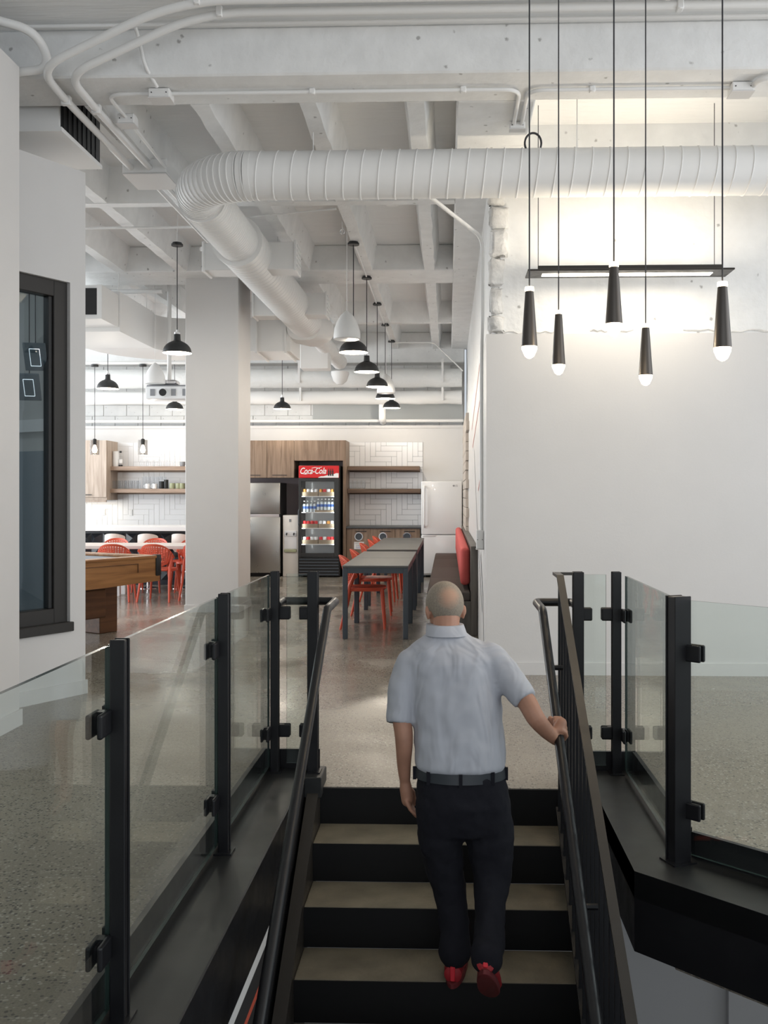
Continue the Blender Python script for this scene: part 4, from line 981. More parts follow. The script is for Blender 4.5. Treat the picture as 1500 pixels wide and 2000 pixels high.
cans(2, -2.605, ['red', 'red', 'red', 'red'], 'left'); cans(2, -2.315, ['white', 'silver', 'amber', 'white'], 'right')
cans(3, -2.605, ['white', 'red', 'white', 'white'], 'left'); cans(3, -2.315, ['red', 'white', 'red', 'red'], 'right')
bt = MB().lathe([(0.028, 0.0), (0.03, 0.005), (0.03, 0.12), (0.024, 0.15), (0.012, 0.175), (0.012, 0.19)], n=12).mesh('bottle_body'); bt.materials.append(M['thin_glass'])
bl = MB().lathe([(0.0305, 0.06), (0.0305, 0.105)], n=12, cap=False).mesh('bottle_label'); bl.materials.append(M['blue_print'])
bc = MB().lathe([(0.0135, 0.185), (0.0135, 0.203), (0.004, 0.204)], n=10).mesh('bottle_cap'); bc.materials.append(M['white_print'])
bw = MB().lathe([(0.027, 0.003), (0.027, 0.12), (0.02, 0.148)], n=10).mesh('bottle_water'); bw.materials.append(mat('bottle_pale', (0.62, 0.68, 0.70), 0.2))
tb = None
for i in range(9):
    loc = (CX0 + 0.08 + 0.063 * i, CYF + 0.17, SHZ[1] + (0.0 if i < 4 else 0.036))
    if tb is None:
        tb = thing('water_bottle', 'clear blue labelled water bottle in the cooler, first from the handle side', 'bottle', loc, 'water bottles in the cooler', local=True)
        obj('bottle_body', bt, None, tb); obj('bottle_label', bl, None, tb); obj('bottle_cap', bc, None, tb); obj('bottle_water', bw, None, tb)
    else: copy_tree(tb, loc, 0, 'clear blue labelled water bottle in the cooler, %s from the handle side' % NTH[i])
tag(obj('drink_tray', MB().box(-2.38, -2.04, CYF + 0.12, CYF + 0.40, SHZ[1], SHZ[1] + 0.035), M['card'], None, False), 'flat cardboard tray under the water bottles', 'tray', 'cardboard trays in the cooler')

# recycling counter with three round openings
t = thing('recycling_cabinet', 'taupe wood base cabinet with three round waste openings', 'cabinet', (-1.16, 17.7, 0))
obj('carcass', MB().box(-1.825, -0.495, 17.44, 17.985, 0, 0.86), M['wood_cab'], t, False)
obj('countertop', MB().box(-1.826, -0.475, 17.38, 17.985, 0.862, 0.897, 0.003, 1), M['counter'], t, False)
obj('end_panel', MB().box(-0.495, -0.48, 17.40, 17.985, 0, 0.862), M['black'], t, False)
hx = [-1.60, -1.165, -0.735]; dx = [-1.82, -1.385, -0.95, -0.50]
for i in range(3):
    d = obj('door', MB().box(dx[i] + 0.003, dx[i + 1] - 0.003, 17.418, 17.44, 0.05, 0.855, 0.002, 1), M['wood_cab'], t, False)
    obj('handle', MB().box(dx[i] + 0.16, dx[i] + 0.36, 17.395, 17.408, 0.805, 0.817), M['black'], d, False)
    rg = MB(); rg.rings([[(hx[i] + r * math.cos(a), yy, 0.715 + r * math.sin(a)) for a in [2 * PI * k / 28 for k in range(28)]] for r, yy in ((0.060, 17.418), (0.060, 17.405), (0.076, 17.405), (0.078, 17.418))], cap=False)
    obj('opening_ring', rg, M['chrome'], d)
    obj('opening', MB().cyl((hx[i], 17.416, 0.715), (hx[i], 17.412, 0.715), 0.061, n=28), M['table_leg'], d)
sg = obj('notice', MB().box(-1.685, -1.505, 17.410, 17.416, 0.49, 0.62), M['white_print'], t, False)
text('notice_text', 'GARBAGE\nONLY', 0.042, (-1.595, 17.409, 0.575), (PI / 2, 0, 0), M['grey_print'], sg, ext=0.0005)
for k, (a, b) in enumerate(((-1.60, -1.59), (-1.655, -1.535), (-1.645, -1.545))):
    obj('notice_line', MB().box(a, b, 17.408, 17.410, 0.535 - 0.014 * k, 0.540 - 0.014 * k), M['blue_print'], sg, False)

# shelves
def shelf(x0, x1, z, m, label):
    t = thing('wall_shelf', label, 'shelf', ((x0 + x1) / 2, 17.8, z - 0.075))
    obj('board', MB().box(x0, x1, 17.60, 17.985, z - 0.075, z, 0.003, 1), m, t, False)
    obj('back_cleat', MB().box(x0, x1, 17.972, 17.988, z - 0.10, z - 0.075), m, t, False)
shelf(-1.822, -0.515, 1.985, M['wood_shelf'], 'walnut wall shelf above the recycling cabinet, upper one')
shelf(-1.822, -0.50, 1.575, M['wood_shelf'], 'walnut wall shelf above the recycling cabinet, lower one')
shelf(-6.27, -4.3, 1.985, M['wood_shelf_pale'], 'oak shelf over the bar holding stemware')
shelf(-6.27, -4.3, 1.575, M['wood_shelf_pale'], 'oak shelf over the bar holding tumblers and mugs')

# white fridge
t = thing('white_fridge', 'white bottom freezer fridge beside the bench', 'fridge', (-0.1, 17.6, 0))
obj('cabinet_body', MB().box(-0.47, 0.245, 17.34, 17.98, 0.03, 1.69, 0.004, 1), M['appl'], t, False)
obj('fridge_door', MB().box(-0.475, 0.25, 17.25, 17.335, 0.76, 1.705, 0.02, 3), M['appl'], t)
obj('freezer_door', MB().box(-0.475, 0.25, 17.25, 17.335, 0.06, 0.75, 0.02, 3), M['appl'], t)
obj('handle', MB().tube(fillet([(-0.42, 17.25, 1.62), (-0.42, 17.19, 1.58), (-0.42, 17.19, 0.93), (-0.42, 17.25, 0.89)], 0.03), 0.016, 10), M['appl'], t)
obj('freezer_grip', MB().box(-0.45, -0.22, 17.235, 17.26, 0.725, 0.75, 0.006, 1), M['appl'], t)
obj('badge', MB().cyl((0.10, 17.25, 1.625), (0.10, 17.246, 1.625), 0.016, n=16), M['grey_print'], t)
text('badge_text', 'LG', 0.045, (0.145, 17.246, 1.625), (PI / 2, 0, 0), M['grey_print'], t)
obj('foot', MB().cyl((-0.40, 17.40, 0.0), (-0.40, 17.40, 0.035), 0.02, n=10), M['black'], t); obj('foot', MB().cyl((0.18, 17.40, 0.0), (0.18, 17.40, 0.035), 0.02, n=10), M['black'], t)

# left kitchen: oak wall cabinet, back counter, bar
t = thing('wall_cabinet', 'pale oak wall cabinet at the end of the glassware shelves', 'cabinet', (-6.6, 17.75, 1.37))
obj('carcass', MB().box(-7.3, -6.17, 17.42, 18.0, 1.37, 2.45), M['wood_pale'], t, False)
for a, b in ((-7.3, -6.74), (-6.735, -6.17)):
    d = obj('door', MB().box(a + 0.003, b - 0.003, 17.398, 17.42, 1.42, 2.45, 0.002, 1), M['wood_pale'], t, False)
    obj('handle', MB().box(a + 0.1, a + 0.3, 17.375, 17.388, 1.46, 1.472), M['black'], d, False)
obj('light_rail', MB().box(-7.3, -6.19, 17.43, 17.47, 1.33, 1.37), M['wood_pale'], t, False)
area('cabinet_underlight', (-6.6, 17.75, 1.36), (0, 0, 0), 0.9, 0.05, 4, (1.0, 0.88, 0.70))
t = thing('back_counter', 'long kitchen counter with a dark edge under the white tiles', 'counter', (-5.5, 17.6, 0))
obj('cabinet_body', MB().box(-8.5, -3.86, 17.42, 17.98, 0, 0.845), M['wood_pale'], t, False)
obj('countertop', MB().box(-8.5, -3.85, 17.36, 17.985, 0.845, 0.895, 0.003, 1), M['counter'], t, False)
bar = thing('bar_counter', 'white topped bar with a dark faceted tile front', 'bar', (-5.7, 15.9, 0))
obj('top', MB().box(-8.4, -3.6, 15.35, 16.3, 0.885, 0.955, 0.004, 1), M['white_top'], bar, False)
obj('body', MB().box(-8.3, -3.75, 15.66, 16.2, 0, 0.885), M['facet'], bar, False)
fm = MB(); s_ = 0.185; v0 = [fm.bm.verts.new(q) for q in ((0, 0, 0), (s_, 0, 0), (s_, 0, s_), (0, 0, s_), (s_ * 0.35, -0.05, s_ * 0.6))]
for a, b in ((0, 1), (1, 2), (2, 3), (3, 0)): fm.bm.faces.new((v0[a], v0[b], v0[4]))
fme = fm.mesh('facet_tile', False); fme.materials.append(M['facet'])
for r in range(4):
    for c in range(15):
        o = obj('facet_tile', fme, None, bar); o.location = Vector((-6.75 + c * 0.19, 15.658, 0.08 + r * 0.19)) - Vector((-5.7, 15.9, 0))
        if (r + c) % 2: o.scale = (-1, 1, 1); o.location.x += s_
# stools
def stool_proto():
    t = thing('bar_stool', 'white bucket bar stool at the bar', 'stool', (0, 0, 0), 'white bar stools', local=True)
    rr = []
    sh = MB(); NA = 22
    outer = []
    for i, (r, z) in enumerate(((0.05, 0.56), (0.13, 0.57), (0.175, 0.62), (0.19, 0.70), (0.185, 0.86))):
        outer.append([(r * math.sin(a), -r * math.cos(a) * 0.95, z - (0.10 * (1 - math.cos(a)) / 2 if i == 4 else 0)) for a in [2 * PI * k / NA for k in range(NA)]])
    inn = []
    for i, (r, z) in enumerate(((0.17, 0.852), (0.172, 0.70), (0.155, 0.64), (0.05, 0.62))):
        inn.append([(r * math.sin(a), -r * math.cos(a) * 0.95, z - (0.10 * (1 - math.cos(a)) / 2 if i == 0 else 0)) for a in [2 * PI * k / NA for k in range(NA)]])
    obj('shell', sh.rings(outer + inn), M['stool'], t)
    obj('pedestal', MB().cyl((0, 0, 0.02), (0, 0, 0.57), 0.022, n=12), M['chrome'], t)
    obj('foot_ring', MB().tube([(0.13 * math.cos(a), 0.13 * math.sin(a), 0.25) for a in [2 * PI * k / 20 for k in range(21)]], 0.009, 6), M['chrome'], t)
    obj('base_disc', MB().lathe([(0.19, 0.0), (0.19, 0.008), (0.04, 0.025), (0.022, 0.03)], n=24), M['chrome'], t)
    return t
sp = stool_proto()
sx_ = [at(u, 1060, 15.15).x for u in (156, 226, 290, 356, 420)]
slab_ = ['hidden behind the angled wall edge', 'leftmost in full view at the bar', 'middle one at the bar', 'beside the column edge', 'behind the column']
sp.location = (sx_[1], 15.12, 0); sp['label'] = 'white bucket bar stool, leftmost of the three at the bar'
sp.scale = (0.84, 0.84, 1.0)
copy_tree(sp, (sx_[2], 15.12, 0), 0.1, 'white bucket bar stool, middle of the three at the bar')
copy_tree(sp, (sx_[3], 15.12, 0), -0.15, 'white bucket bar stool at the bar, next to the column edge')

# glassware
def lathe_thing(name, prof, m, x, y, z, label, cat, group=None, n=14, cap=True):
    o = obj(name, MB().lathe(prof, n=n, cap=cap), m); o.location = (x, y, z); return tag(o, label, cat, group)
Zu, Zl = 1.987, 1.577
def ux(u, v=900): return at(u, v, 17.72).x
lathe_thing('paper_towel_roll', [(0.06, 0), (0.06, 0.28)], M['white_print'], ux(226), 17.74, Zu, 'white paper towel roll at the end of the stemware shelf', 'paper towel')
t = thing('syrup_bottle', 'clear bottle with a black cap beside the paper roll', 'bottle', (ux(235.5), 17.72, Zu), local=True)
obj('bottle_body', MB().lathe([(0.036, 0), (0.036, 0.16), (0.016, 0.22), (0.016, 0.25)], n=14), M['thin_glass'], t); obj('cap', MB().lathe([(0.02, 0.25), (0.02, 0.285)], n=12), M['black'], t)
obj('bottle_label', MB().lathe([(0.0365, 0.06), (0.0365, 0.13)], n=14, cap=False), M['white_print'], t); obj('dark_base', MB().lathe([(0.0368, 0.0), (0.0368, 0.03)], n=14, cap=False), M['black'], t)
wg = MB().lathe([(0.034, 0.0), (0.043, 0.05), (0.040, 0.09), (0.012, 0.125), (0.005, 0.14), (0.005, 0.205), (0.036, 0.214), (0.036, 0.217)], n=14, cap=False).mesh('wine_glass'); wg.materials.append(M['thin_glass'])
for i in range(10):
    o = obj('wine_glass', wg, None); o.location = (ux(278 + 6.4 * i), 17.72 + (0.05 if i % 2 else -0.03), Zu); tag(o, 'upturned wine glass on the stemware shelf, %s from the paper roll' % NTH[i], 'glass', 'upturned wine glasses')
pw = lathe_thing('pitcher', [(0.05, 0), (0.045, 0.17), (0.05, 0.19)], M['thin_glass'], ux(343), 17.72, Zu, 'clear glass pitcher beside the wine glasses', 'pitcher', cap=False)
lathe_thing('bowl', [(0.04, 0), (0.05, 0.03), (0.05, 0.085), (0.046, 0.085), (0.044, 0.03)], M['grey_print'], ux(357), 17.7, Zu, 'small dark grey cup at the stemware shelf end', 'cup')
tg = MB().lathe([(0.034, 0.0), (0.040, 0.15), (0.038, 0.15), (0.032, 0.01)], n=14).mesh('tumbler'); tg.materials.append(M['thin_glass'])
for i in range(9):
    o = obj('tumbler', tg, None); o.location = (ux(224 + 6.0 * i), 17.70 + (0.06 if i % 2 else 0), Zl); tag(o, 'clear tumbler on the oak shelf, %s from the wall cabinet' % NTH[i], 'glass', 'tumblers on the oak shelf')
for i in range(6):
    o = obj('pilsner_glass', tg, None); o.scale = (0.95, 0.95, 1.5); o.location = (ux(276 + 8.0 * i), 17.88, Zl); tag(o, 'tall clear glass behind the mugs on the oak shelf, %s from the cabinet' % NTH[i], 'glass', 'tall glasses behind the mugs')
def mug(u, m, h, r, label, handle=True, grp=None):
    t = thing('mug', label, 'mug', (ux(u), 17.70, Zl), grp, local=True)
    obj('cup_body', MB().lathe([(r * 0.9, 0), (r, 0.01), (r, h), (r - 0.005, h), (r - 0.006, 0.01)], n=16), m, t)
    if handle: obj('handle', MB().tube([(-r - 0.028 * math.sin(a), 0, h * 0.5 + h * 0.3 * math.cos(a)) for a in [PI * k / 8 for k in range(9)]], 0.006, 6), m, t)
mug(289, M['appl'], 0.09, 0.042, 'plain white mug next to the tumblers'); mug(303, M['appl'], 0.09, 0.045, 'white mug with a handle next to the black cups')
mug(316, M['black'], 0.135, 0.042, 'shorter black travel cup on the oak shelf', False); mug(325, M['black'], 0.165, 0.042, 'taller black travel cup on the oak shelf', False)
for i, u in enumerate((337, 349, 356.5)): mug(u, M['green'], 0.10, 0.05, 'pale green ceramic cup, %s of the row' % ('first', 'second', 'third')[i], False, 'pale green cups')
for i in range(4):
    o = obj('tumbler', tg, None); o.location = (at(684.5 + 8.5 * i, 950, 17.75).x, 17.75, 1.577); tag(o, 'clear tumbler on the walnut shelf, %s from the drinks cooler' % NTH[i], 'glass', 'tumblers on the walnut shelf')
for (u, v, lab) in ((203, 1000, 'white switch plate on tiles under the oak cabinet'), (256, 1001, 'white outlet plate on tiles under the glassware shelves')):
    p = at(u, v, 17.985); t = thing('outlet_plate', lab, 'outlet', (p.x, 17.985, p.z - 0.06))
    obj('cover', MB().box(p.x - 0.035, p.x + 0.035, 17.978, 17.988, p.z - 0.06, p.z + 0.06, 0.002, 1), M['white_print'], t, False)
    obj('socket', MB().box(p.x + 0.02, p.x + 0.026, 17.976, 17.979, p.z - 0.05, p.z + 0.05), M['grey_print'], t, False)

# ================================================================== FURNITURE
def chair_proto():
    t = thing('perforated_chair', '', 'chair', (0, 0, 0), 'orange chairs', local=True)
    # seat
    sm = MB(); rr = []
    N = 28
    def outl(s, z, dy=0.0): return [(0.225 * s * math.copysign(abs(math.cos(a)) ** 0.75, math.cos(a)), 0.03 + dy + 0.225 * s * math.copysign(abs(math.sin(a)) ** 0.75, math.sin(a)), z) for a in [2 * PI * k / N for k in range(N)]]
    sm.rings([outl(0.5, 0.415), outl(0.94, 0.42), outl(1.0, 0.435), outl(0.97, 0.452), outl(0.80, 0.444), outl(0.4, 0.438)])
    obj('seat', sm, M['orange'], t)
    # perforated backrest shell
    bm = bmesh.new(); NT, NZ, TM = 18, 12, 1.25
    def P(i, j):
        s = i / NT * 2 - 1; q = j / NZ
        zb = 0.47 + 0.10 * s * s; zt = 0.795 - 0.19 * abs(s) ** 2.6
        z = zb + (zt - zb) * q; a = s * TM * (0.86 + 0.14 * q)
        rad = 0.225 + 0.03 * q
        return Vector((rad * math.sin(a), 0.06 - (0.245 + 0.06 * q) * math.cos(a) - 0.03 * q, z))
    V = {}
    def vert(i, j):
        if (i, j) not in V: V[(i, j)] = bm.verts.new(P(i, j))
        return V[(i, j)]
    for i in range(NT):
        for j in range(NZ):
            c = [vert(i, j), vert(i + 1, j), vert(i + 1, j + 1), vert(i, j + 1)]
            if 1 <= i < NT - 1 and 1 <= j < NZ - 1:
                ctr = sum((v.co for v in c), Vector()) / 4
                inn = [bm.verts.new(ctr + (v.co - ctr) * 0.56) for v in c]
                for k in range(4): bm.faces.new((c[k], c[(k + 1) % 4], inn[(k + 1) % 4], inn[k]))
            else: bm.faces.new(c)
    me = bpy.data.meshes.new('backrest'); bm.to_mesh(me); bm.free()
    me = baked(me, [('SOLIDIFY', dict(thickness=0.010, offset=0))])
    for p in me.polygons: p.use_smooth = True
    me.set_sharp_from_angle(angle=math.radians(40)); me.name = 'backrest'
    obj('backrest', me, M['orange'], t)
    for sx in (-1, 1):
        obj('leg', MB().tube([(sx * 0.175, 0.20, 0.435), (sx * 0.195, 0.215, 0.25), (sx * 0.215, 0.235, 0.0)], [0.021, 0.017, 0.013], 10), M['orange'], t)
        obj('leg', MB().tube([(sx * 0.215, -0.085, 0.62), (sx * 0.20, -0.145, 0.47), (sx * 0.205, -0.185, 0.25), (sx * 0.225, -0.245, 0.0)], [0.012, 0.021, 0.017, 0.013], 10), M['orange'], t)
    obj('seat_rail', MB().tube([(-0.19, -0.15, 0.425), (-0.215, 0.05, 0.425), (-0.18, 0.20, 0.425)], 0.014, 8), M['orange'], t)
    obj('seat_rail', MB().tube([(0.19, -0.15, 0.425), (0.215, 0.05, 0.425), (0.18, 0.20, 0.425)], 0.014, 8), M['orange'], t)
    return t
cp = chair_proto()
cp.location = (-0.93, 10.72, 0); cp.rotation_euler = (0, 0, -PI / 2 + 0.05)
cp['label'] = 'orange perforated chair at the grey tables, nearest of five'; cp['group'] = 'orange chairs along the grey tables'
for i, y in enumerate((11.92, 13.45, 14.6, 15.75)):
    copy_tree(cp, (-0.93 - 0.02 * (i % 2), y, 0), -PI / 2 + (0.04, -0.05, 0.03, -0.02)[i], 'orange perforated chair at the grey tables, %s of five' % ORD[i + 1])
dg = 'orange chairs around the dining table'
for (x, y, rz, lab) in ((-4.58, 13.30, 0.10, 'orange perforated chair with its back above the pool table rail'), (-3.98, 13.30, -0.06, 'orange perforated chair fully seen beyond the pool table corner'),
                        (-3.42, 13.42, -0.2, 'orange perforated chair half hidden by the column, near side'), (-5.10, 14.62, PI, 'orange perforated chair across the dining table, nearest the angled wall'),
                        (-4.50, 14.62, PI - 0.05, 'orange perforated chair across the dining table, middle one'), (-3.88, 14.62, PI + 0.1, 'orange perforated chair across the dining table, next to the column'),
                        (-4.02, 14.98, PI / 2 + 0.5, 'darker turned orange chair behind the far side of the dining table')):
    copy_tree(cp, (x, y, 0), rz, lab, dg)

def grey_table(label, y0, y1):
    x0, x1 = -1.07, -0.40
    t = thing('grey_table', label, 'table', ((x0 + x1) / 2, (y0 + y1) / 2, 0), 'grey tables in front of the bench')
    obj('top', MB().box(x0, x1, y0, y1, 0.722, 0.742, 0.003, 1), M['table_grey'], t, False)
    obj('apron', MB().box(x0 + 0.012, x1 - 0.012, y0 + 0.008, y0 + 0.035, 0.665, 0.722), M['table_leg'], t, False); obj('apron', MB().box(x0 + 0.012, x1 - 0.012, y1 - 0.035, y1 - 0.008, 0.665, 0.722), M['table_leg'], t, False)
    obj('apron', MB().box(x0 + 0.006, x0 + 0.03, y0 + 0.03, y1 - 0.03, 0.665, 0.722), M['table_leg'], t, False); obj('apron', MB().box(x1 - 0.03, x1 - 0.006, y0 + 0.03, y1 - 0.03, 0.665, 0.722), M['table_leg'], t, False)
    for x in (x0 + 0.004, x1 - 0.054):
        for y in (y0 + 0.004, y1 - 0.054): obj('leg', MB().box(x, x + 0.05, y, y + 0.05, 0, 0.722, 0.004, 1), M['table_leg'], t, False)
for i, (a, b) in enumerate(((9.80, 11.07), (11.08, 12.35), (12.76, 14.5), (14.51, 16.28))):
    grey_table('grey topped table with slate metal legs, %s from the stairs' % ('first', 'second', 'third', 'fourth')[i], a, b)

b = thing('bench', 'long banquette bench with grey wood back along the mural wall', 'bench', (0.05, 13.5, 0))
obj('base', MB().box(-0.16, 0.225, 10.12, 16.95, 0.0, 0.355), M['wood_bench'], b, False)
obj('back_panel', MB().box(0.235, 0.305, 10.08, 17.0, 0, 0.925, 0.003, 1), M['wood_bench'], b, False)
obj('end_panel', MB().box(-0.17, 0.235, 10.08, 10.12, 0, 0.355, 0.002, 1), M['wood_bench'], b, False)
ys = [10.09, 11.9, 13.63, 15.4, 16.95]
for a, c in zip(ys, ys[1:]): obj('seat_cushion', MB().box(-0.22, 0.232, a, c, 0.357, 0.45, 0.02, 3), M['seat_fabric'], b)
obj('back_cushion', MB().box(0.13, 0.234, 10.30, 16.9, 0.50, 0.90, 0.045, 4), M['red_fabric'], b)

t = thing('dining_table', 'long pale table between two rows of orange chairs', 'table', (-5.0, 13.8, 0))
obj('top', MB().box(-7.4, -3.35, 13.42, 14.32, 0.705, 0.75, 0.004, 1), M['table_pale'], t, False)
for x in (-7.2, -4.78, -3.6):
    for y in (13.95, 14.2): obj('leg', MB().box(x - 0.03, x + 0.03, y - 0.03, y + 0.03, 0, 0.705), M['white_top'], t, False)

# pool table, turned like the angled wall: local x runs along its long side towards the far right corner
p0 = at(312, 1087, 10.15); p0.z = 0; RP = math.atan2(CA, SA)
t = thing('pool_table', 'honey oak pool table with pale blue cloth beyond the angled wall', 'pool table', tuple(p0), local=True); t.rotation_euler = (0, 0, RP)
LT, WT = 2.5, 1.4                                # x from -LT to 0, y (left of travel) 0..WT
def shape_apron(y0, y1):
    pts_ = [(-LT, 0.795), (0, 0.795), (0, 0.555), (-0.25, 0.550), (-0.8, 0.535), (-LT / 2, 0.53), (-LT + 0.8, 0.535), (-LT + 0.25, 0.550), (-LT, 0.555)]
    a = MB(); A = [a.bm.verts.new((x, y0, z)) for x, z in pts_]; B = [a.bm.verts.new((x, y1, z)) for x, z in pts_]
    a.bm.faces.new(A); a.bm.faces.new(B[::-1])
    for i in range(len(A)): a.bm.faces.new((A[i], B[i], B[(i + 1) % len(A)], A[(i + 1) % len(A)]))
    return a
obj('side_apron', shape_apron(0.0, 0.04), M['wood_pool'], t, False); obj('side_apron', shape_apron(WT - 0.04, WT), M['wood_pool'], t, False)
obj('end_apron', MB().box(-0.04, 0.0, 0.04, WT - 0.04, 0.60, 0.795), M['wood_pool'], t, False); obj('end_apron', MB().box(-LT, -LT + 0.04, 0.04, WT - 0.04, 0.60, 0.795), M['wood_pool'], t, False)
obj('panel_molding', MB().box(-LT + 0.3, -0.30, -0.008, 0.002, 0.745, 0.752), M['wood_pool_d'], t, False)
obj('panel_molding', MB().box(-0.307, -0.30, -0.008, 0.002, 0.66, 0.752), M['wood_pool_d'], t, False)
obj('name_plate', MB().box(-1.35, -1.2, -0.012, 0.0, 0.745, 0.765), M['counter'], t, False)
for y in (0.0, WT - 0.13): obj('rail', MB().box(-LT + 0.02, -0.02, y - 0.012, y + 0.13, 0.795, 0.825, 0.006, 2), M['wood_pool'], t)
for x in (-LT, -0.13): obj('rail', MB().box(x, x + 0.13, 0.13, WT - 0.13, 0.795, 0.825, 0.006, 2), M['wood_pool'], t)
obj('playing_bed', MB().box(-LT + 0.13, -0.13, 0.13, WT - 0.13, 0.76, 0.795), M['felt'], t, False)
for y, s in ((0.13, 1), (WT - 0.13, -1)):
    obj('cushion', MB().hexa([(-LT + 0.2, y, 0.795), (-0.2, y, 0.795), (-0.24, y + s * 0.05, 0.803), (-LT + 0.24, y + s * 0.05, 0.803), (-LT + 0.2, y, 0.824), (-0.2, y, 0.824), (-0.24, y + s * 0.05, 0.818), (-LT + 0.24, y + s * 0.05, 0.818)]), M['felt'], t, False)
for x, y in ((0, 0), (-LT, 0), (0, WT), (-LT, WT)):
    sx = 1 if x == 0 else -1; sy = -1 if y == 0 else 1
    obj('corner_cap', MB().box(min(x - sx * 0.06, x + sx * 0.014), max(x - sx * 0.06, x + sx * 0.014), min(y - sy * 0.06, y + sy * 0.014), max(y - sy * 0.06, y + sy * 0.014), 0.61, 0.832, 0.012, 2), M['darkgrille'], t)
for x in (-0.36, -LT + 0.12): obj('leg', MB().box(x, x + 0.24, 0.50, WT - 0.30, 0, 0.61, 0.008, 1), M['wood_pool_d'], t, False)
obj('stretcher', MB().box(-LT + 0.3, -0.30, 0.47, 0.56, 0.17, 0.47, 0.01, 1), M['wood_pool_d'], t, False)

# ================================================================== PERSON
per = thing('person', 'person in a pale blue short sleeved shirt climbing the stairs, hand on rail', 'person', (0.03, 4.0, -0.54))
def ell_loft(mb_, spec, n=28, pw=0.9):
    rr = []
    for (v, c, hwpx, hd, Y) in spec:
        p = at(c, v, Y); hw = hwpx * Y / F
        rr.append([(p.x + hw * math.copysign(abs(math.cos(a)) ** pw, math.cos(a)), Y + hd * math.copysign(abs(math.sin(a)) ** pw, math.sin(a)), p.z) for a in [2 * PI * k / n for k in range(n)]])
    mb_.rings(rr)
def limb(mb_, pts_, n=16, endball=True):
    P = [at(u, v, Y) for (u, v, Y, r) in pts_]; R = [r for *_, r in pts_]
    # smooth subdivision
    Q, RR = [], []
    for i in range(len(P) - 1):
        a = P[max(i - 1, 0)]; b_ = P[i]; c = P[i + 1]; d = P[min(i + 2, len(P) - 1)]
        for k in range(5):
            s = k / 5
            Q.append(0.5 * ((2 * b_) + (c - a) * s + (2 * a - 5 * b_ + 4 * c - d) * s * s + (3 * b_ - a - 3 * c + d) * s ** 3)); RR.append(R[i] * (1 - s) + R[i + 1] * s)
    Q.append(P[-1]); RR.append(R[-1]); mb_.tube(Q, RR, n)
    mb_.ball(Q[0], RR[0] * 0.98, 14)
    if endball: mb_.ball(Q[-1], RR[-1] * 0.98, 14)
def seg3(mb_, P, R, n=10):
    mb_.tube(P, R, n); 
    for i, p in enumerate(P): mb_.ball(p, R[i] * 1.0, 10)
def solidified(mb_, name, vox, sm, m, parent, extra=()):
    me = mb_.mesh(name, False)
    me = baked(me, [('REMESH', dict(mode='VOXEL', voxel_size=vox)), ('SMOOTH', dict(factor=0.5, iterations=sm))] + list(extra))
    for p in me.polygons: p.use_smooth = True
    me.name = name; me.materials.clear()
    return obj(name, me, m, parent)
body = MB()
HROT = Matrix.Rotation(0.22, 4, 'Z') @ Matrix.Rotation(-0.30, 4, 'X')     # bowed and turned a little to the left
def head_local(q): return HC + (HROT @ Vector(q))
def hball(q, r, sc):
    tmp = bmesh.new(); bmesh.ops.create_uvsphere(tmp, u_segments=20, v_segments=14, radius=1.0)
    mm = Matrix.Translation(HC) @ HROT @ Matrix.Translation(q) @ Matrix.Diagonal((r * sc[0], r * sc[1], r * sc[2], 1))
    mp = {v: body.bm.verts.new(mm @ v.co) for v in tmp.verts}
    for f in tmp.faces: body.bm.faces.new([mp[v] for v in f.verts])
    tmp.free()
hball((0, 0, 0.02), 0.1, (0.77, 0.97, 0.92)); hball((0, 0.015, -0.03), 0.1, (0.66, 0.80, 0.80)); hball((0, 0.045, -0.085), 0.05, (0.95, 0.85, 0.6))
hball((0, 0.10, -0.02), 0.016, (0.8, 1.3, 1.6)); hball((0, 0.088, 0.018), 0.05, (1.0, 0.25, 0.25)); hball((0, 0.088, -0.062), 0.022, (1.1, 0.4, 0.35))
for s in (-1, 1):
    hball((s * 0.076, -0.005, -0.018), 0.03, (0.30, 0.62, 1.05)); hball((s * 0.083, -0.014, -0.012), 0.022, (0.3, 0.5, 1.0)); hball((s * 0.03, 0.085, 0.0), 0.012, (1, 0.6, 0.8))
NB = at(872, 1248, 4.12); seg3(body, [head_local((0, -0.02, -0.03)), NB + Vector((0, 0, 0.02)), NB - Vector((0, 0, 0.06))], [0.056, 0.056, 0.066], 16)
ell_loft(body, [(1500, 899, 76, .105, 4.0), (1430, 896, 79, .115, 4.02), (1320, 886, 80, .115, 4.08), (1275, 881, 80, .095, 4.09), (1250, 876, 44, .07, 4.11)])
ell_loft(body, [(1600, 905, 78, .10, 4.0), (1540, 902, 80, .11, 4.0), (1495, 899, 74, .105, 4.0)])
limb(body, [(800, 1300, 4.09, .052), (783, 1370, 4.035, .042), (789, 1440, 4.0, .038), (789, 1490, 4.02, .030), (791, 1525, 4.04, .022)])
limb(body, [(958, 1288, 4.09, .048), (1000, 1335, 4.02, .043), (1028, 1370, 3.97, .041), (1046, 1402, 3.94, .038), (1068, 1428, 3.98, .032), (1087, 1446, 4.02, .023)])
limb(body, [(860, 1600, 3.99, .075), (866, 1700, 4.09, .055), (886, 1800, 4.04, .042), (889, 1872, 3.99, .036)])
limb(body, [(950, 1600, 3.99, .075), (958, 1720, 4.02, .055), (958, 1800, 3.86, .042), (952, 1872, 3.74, .036)])
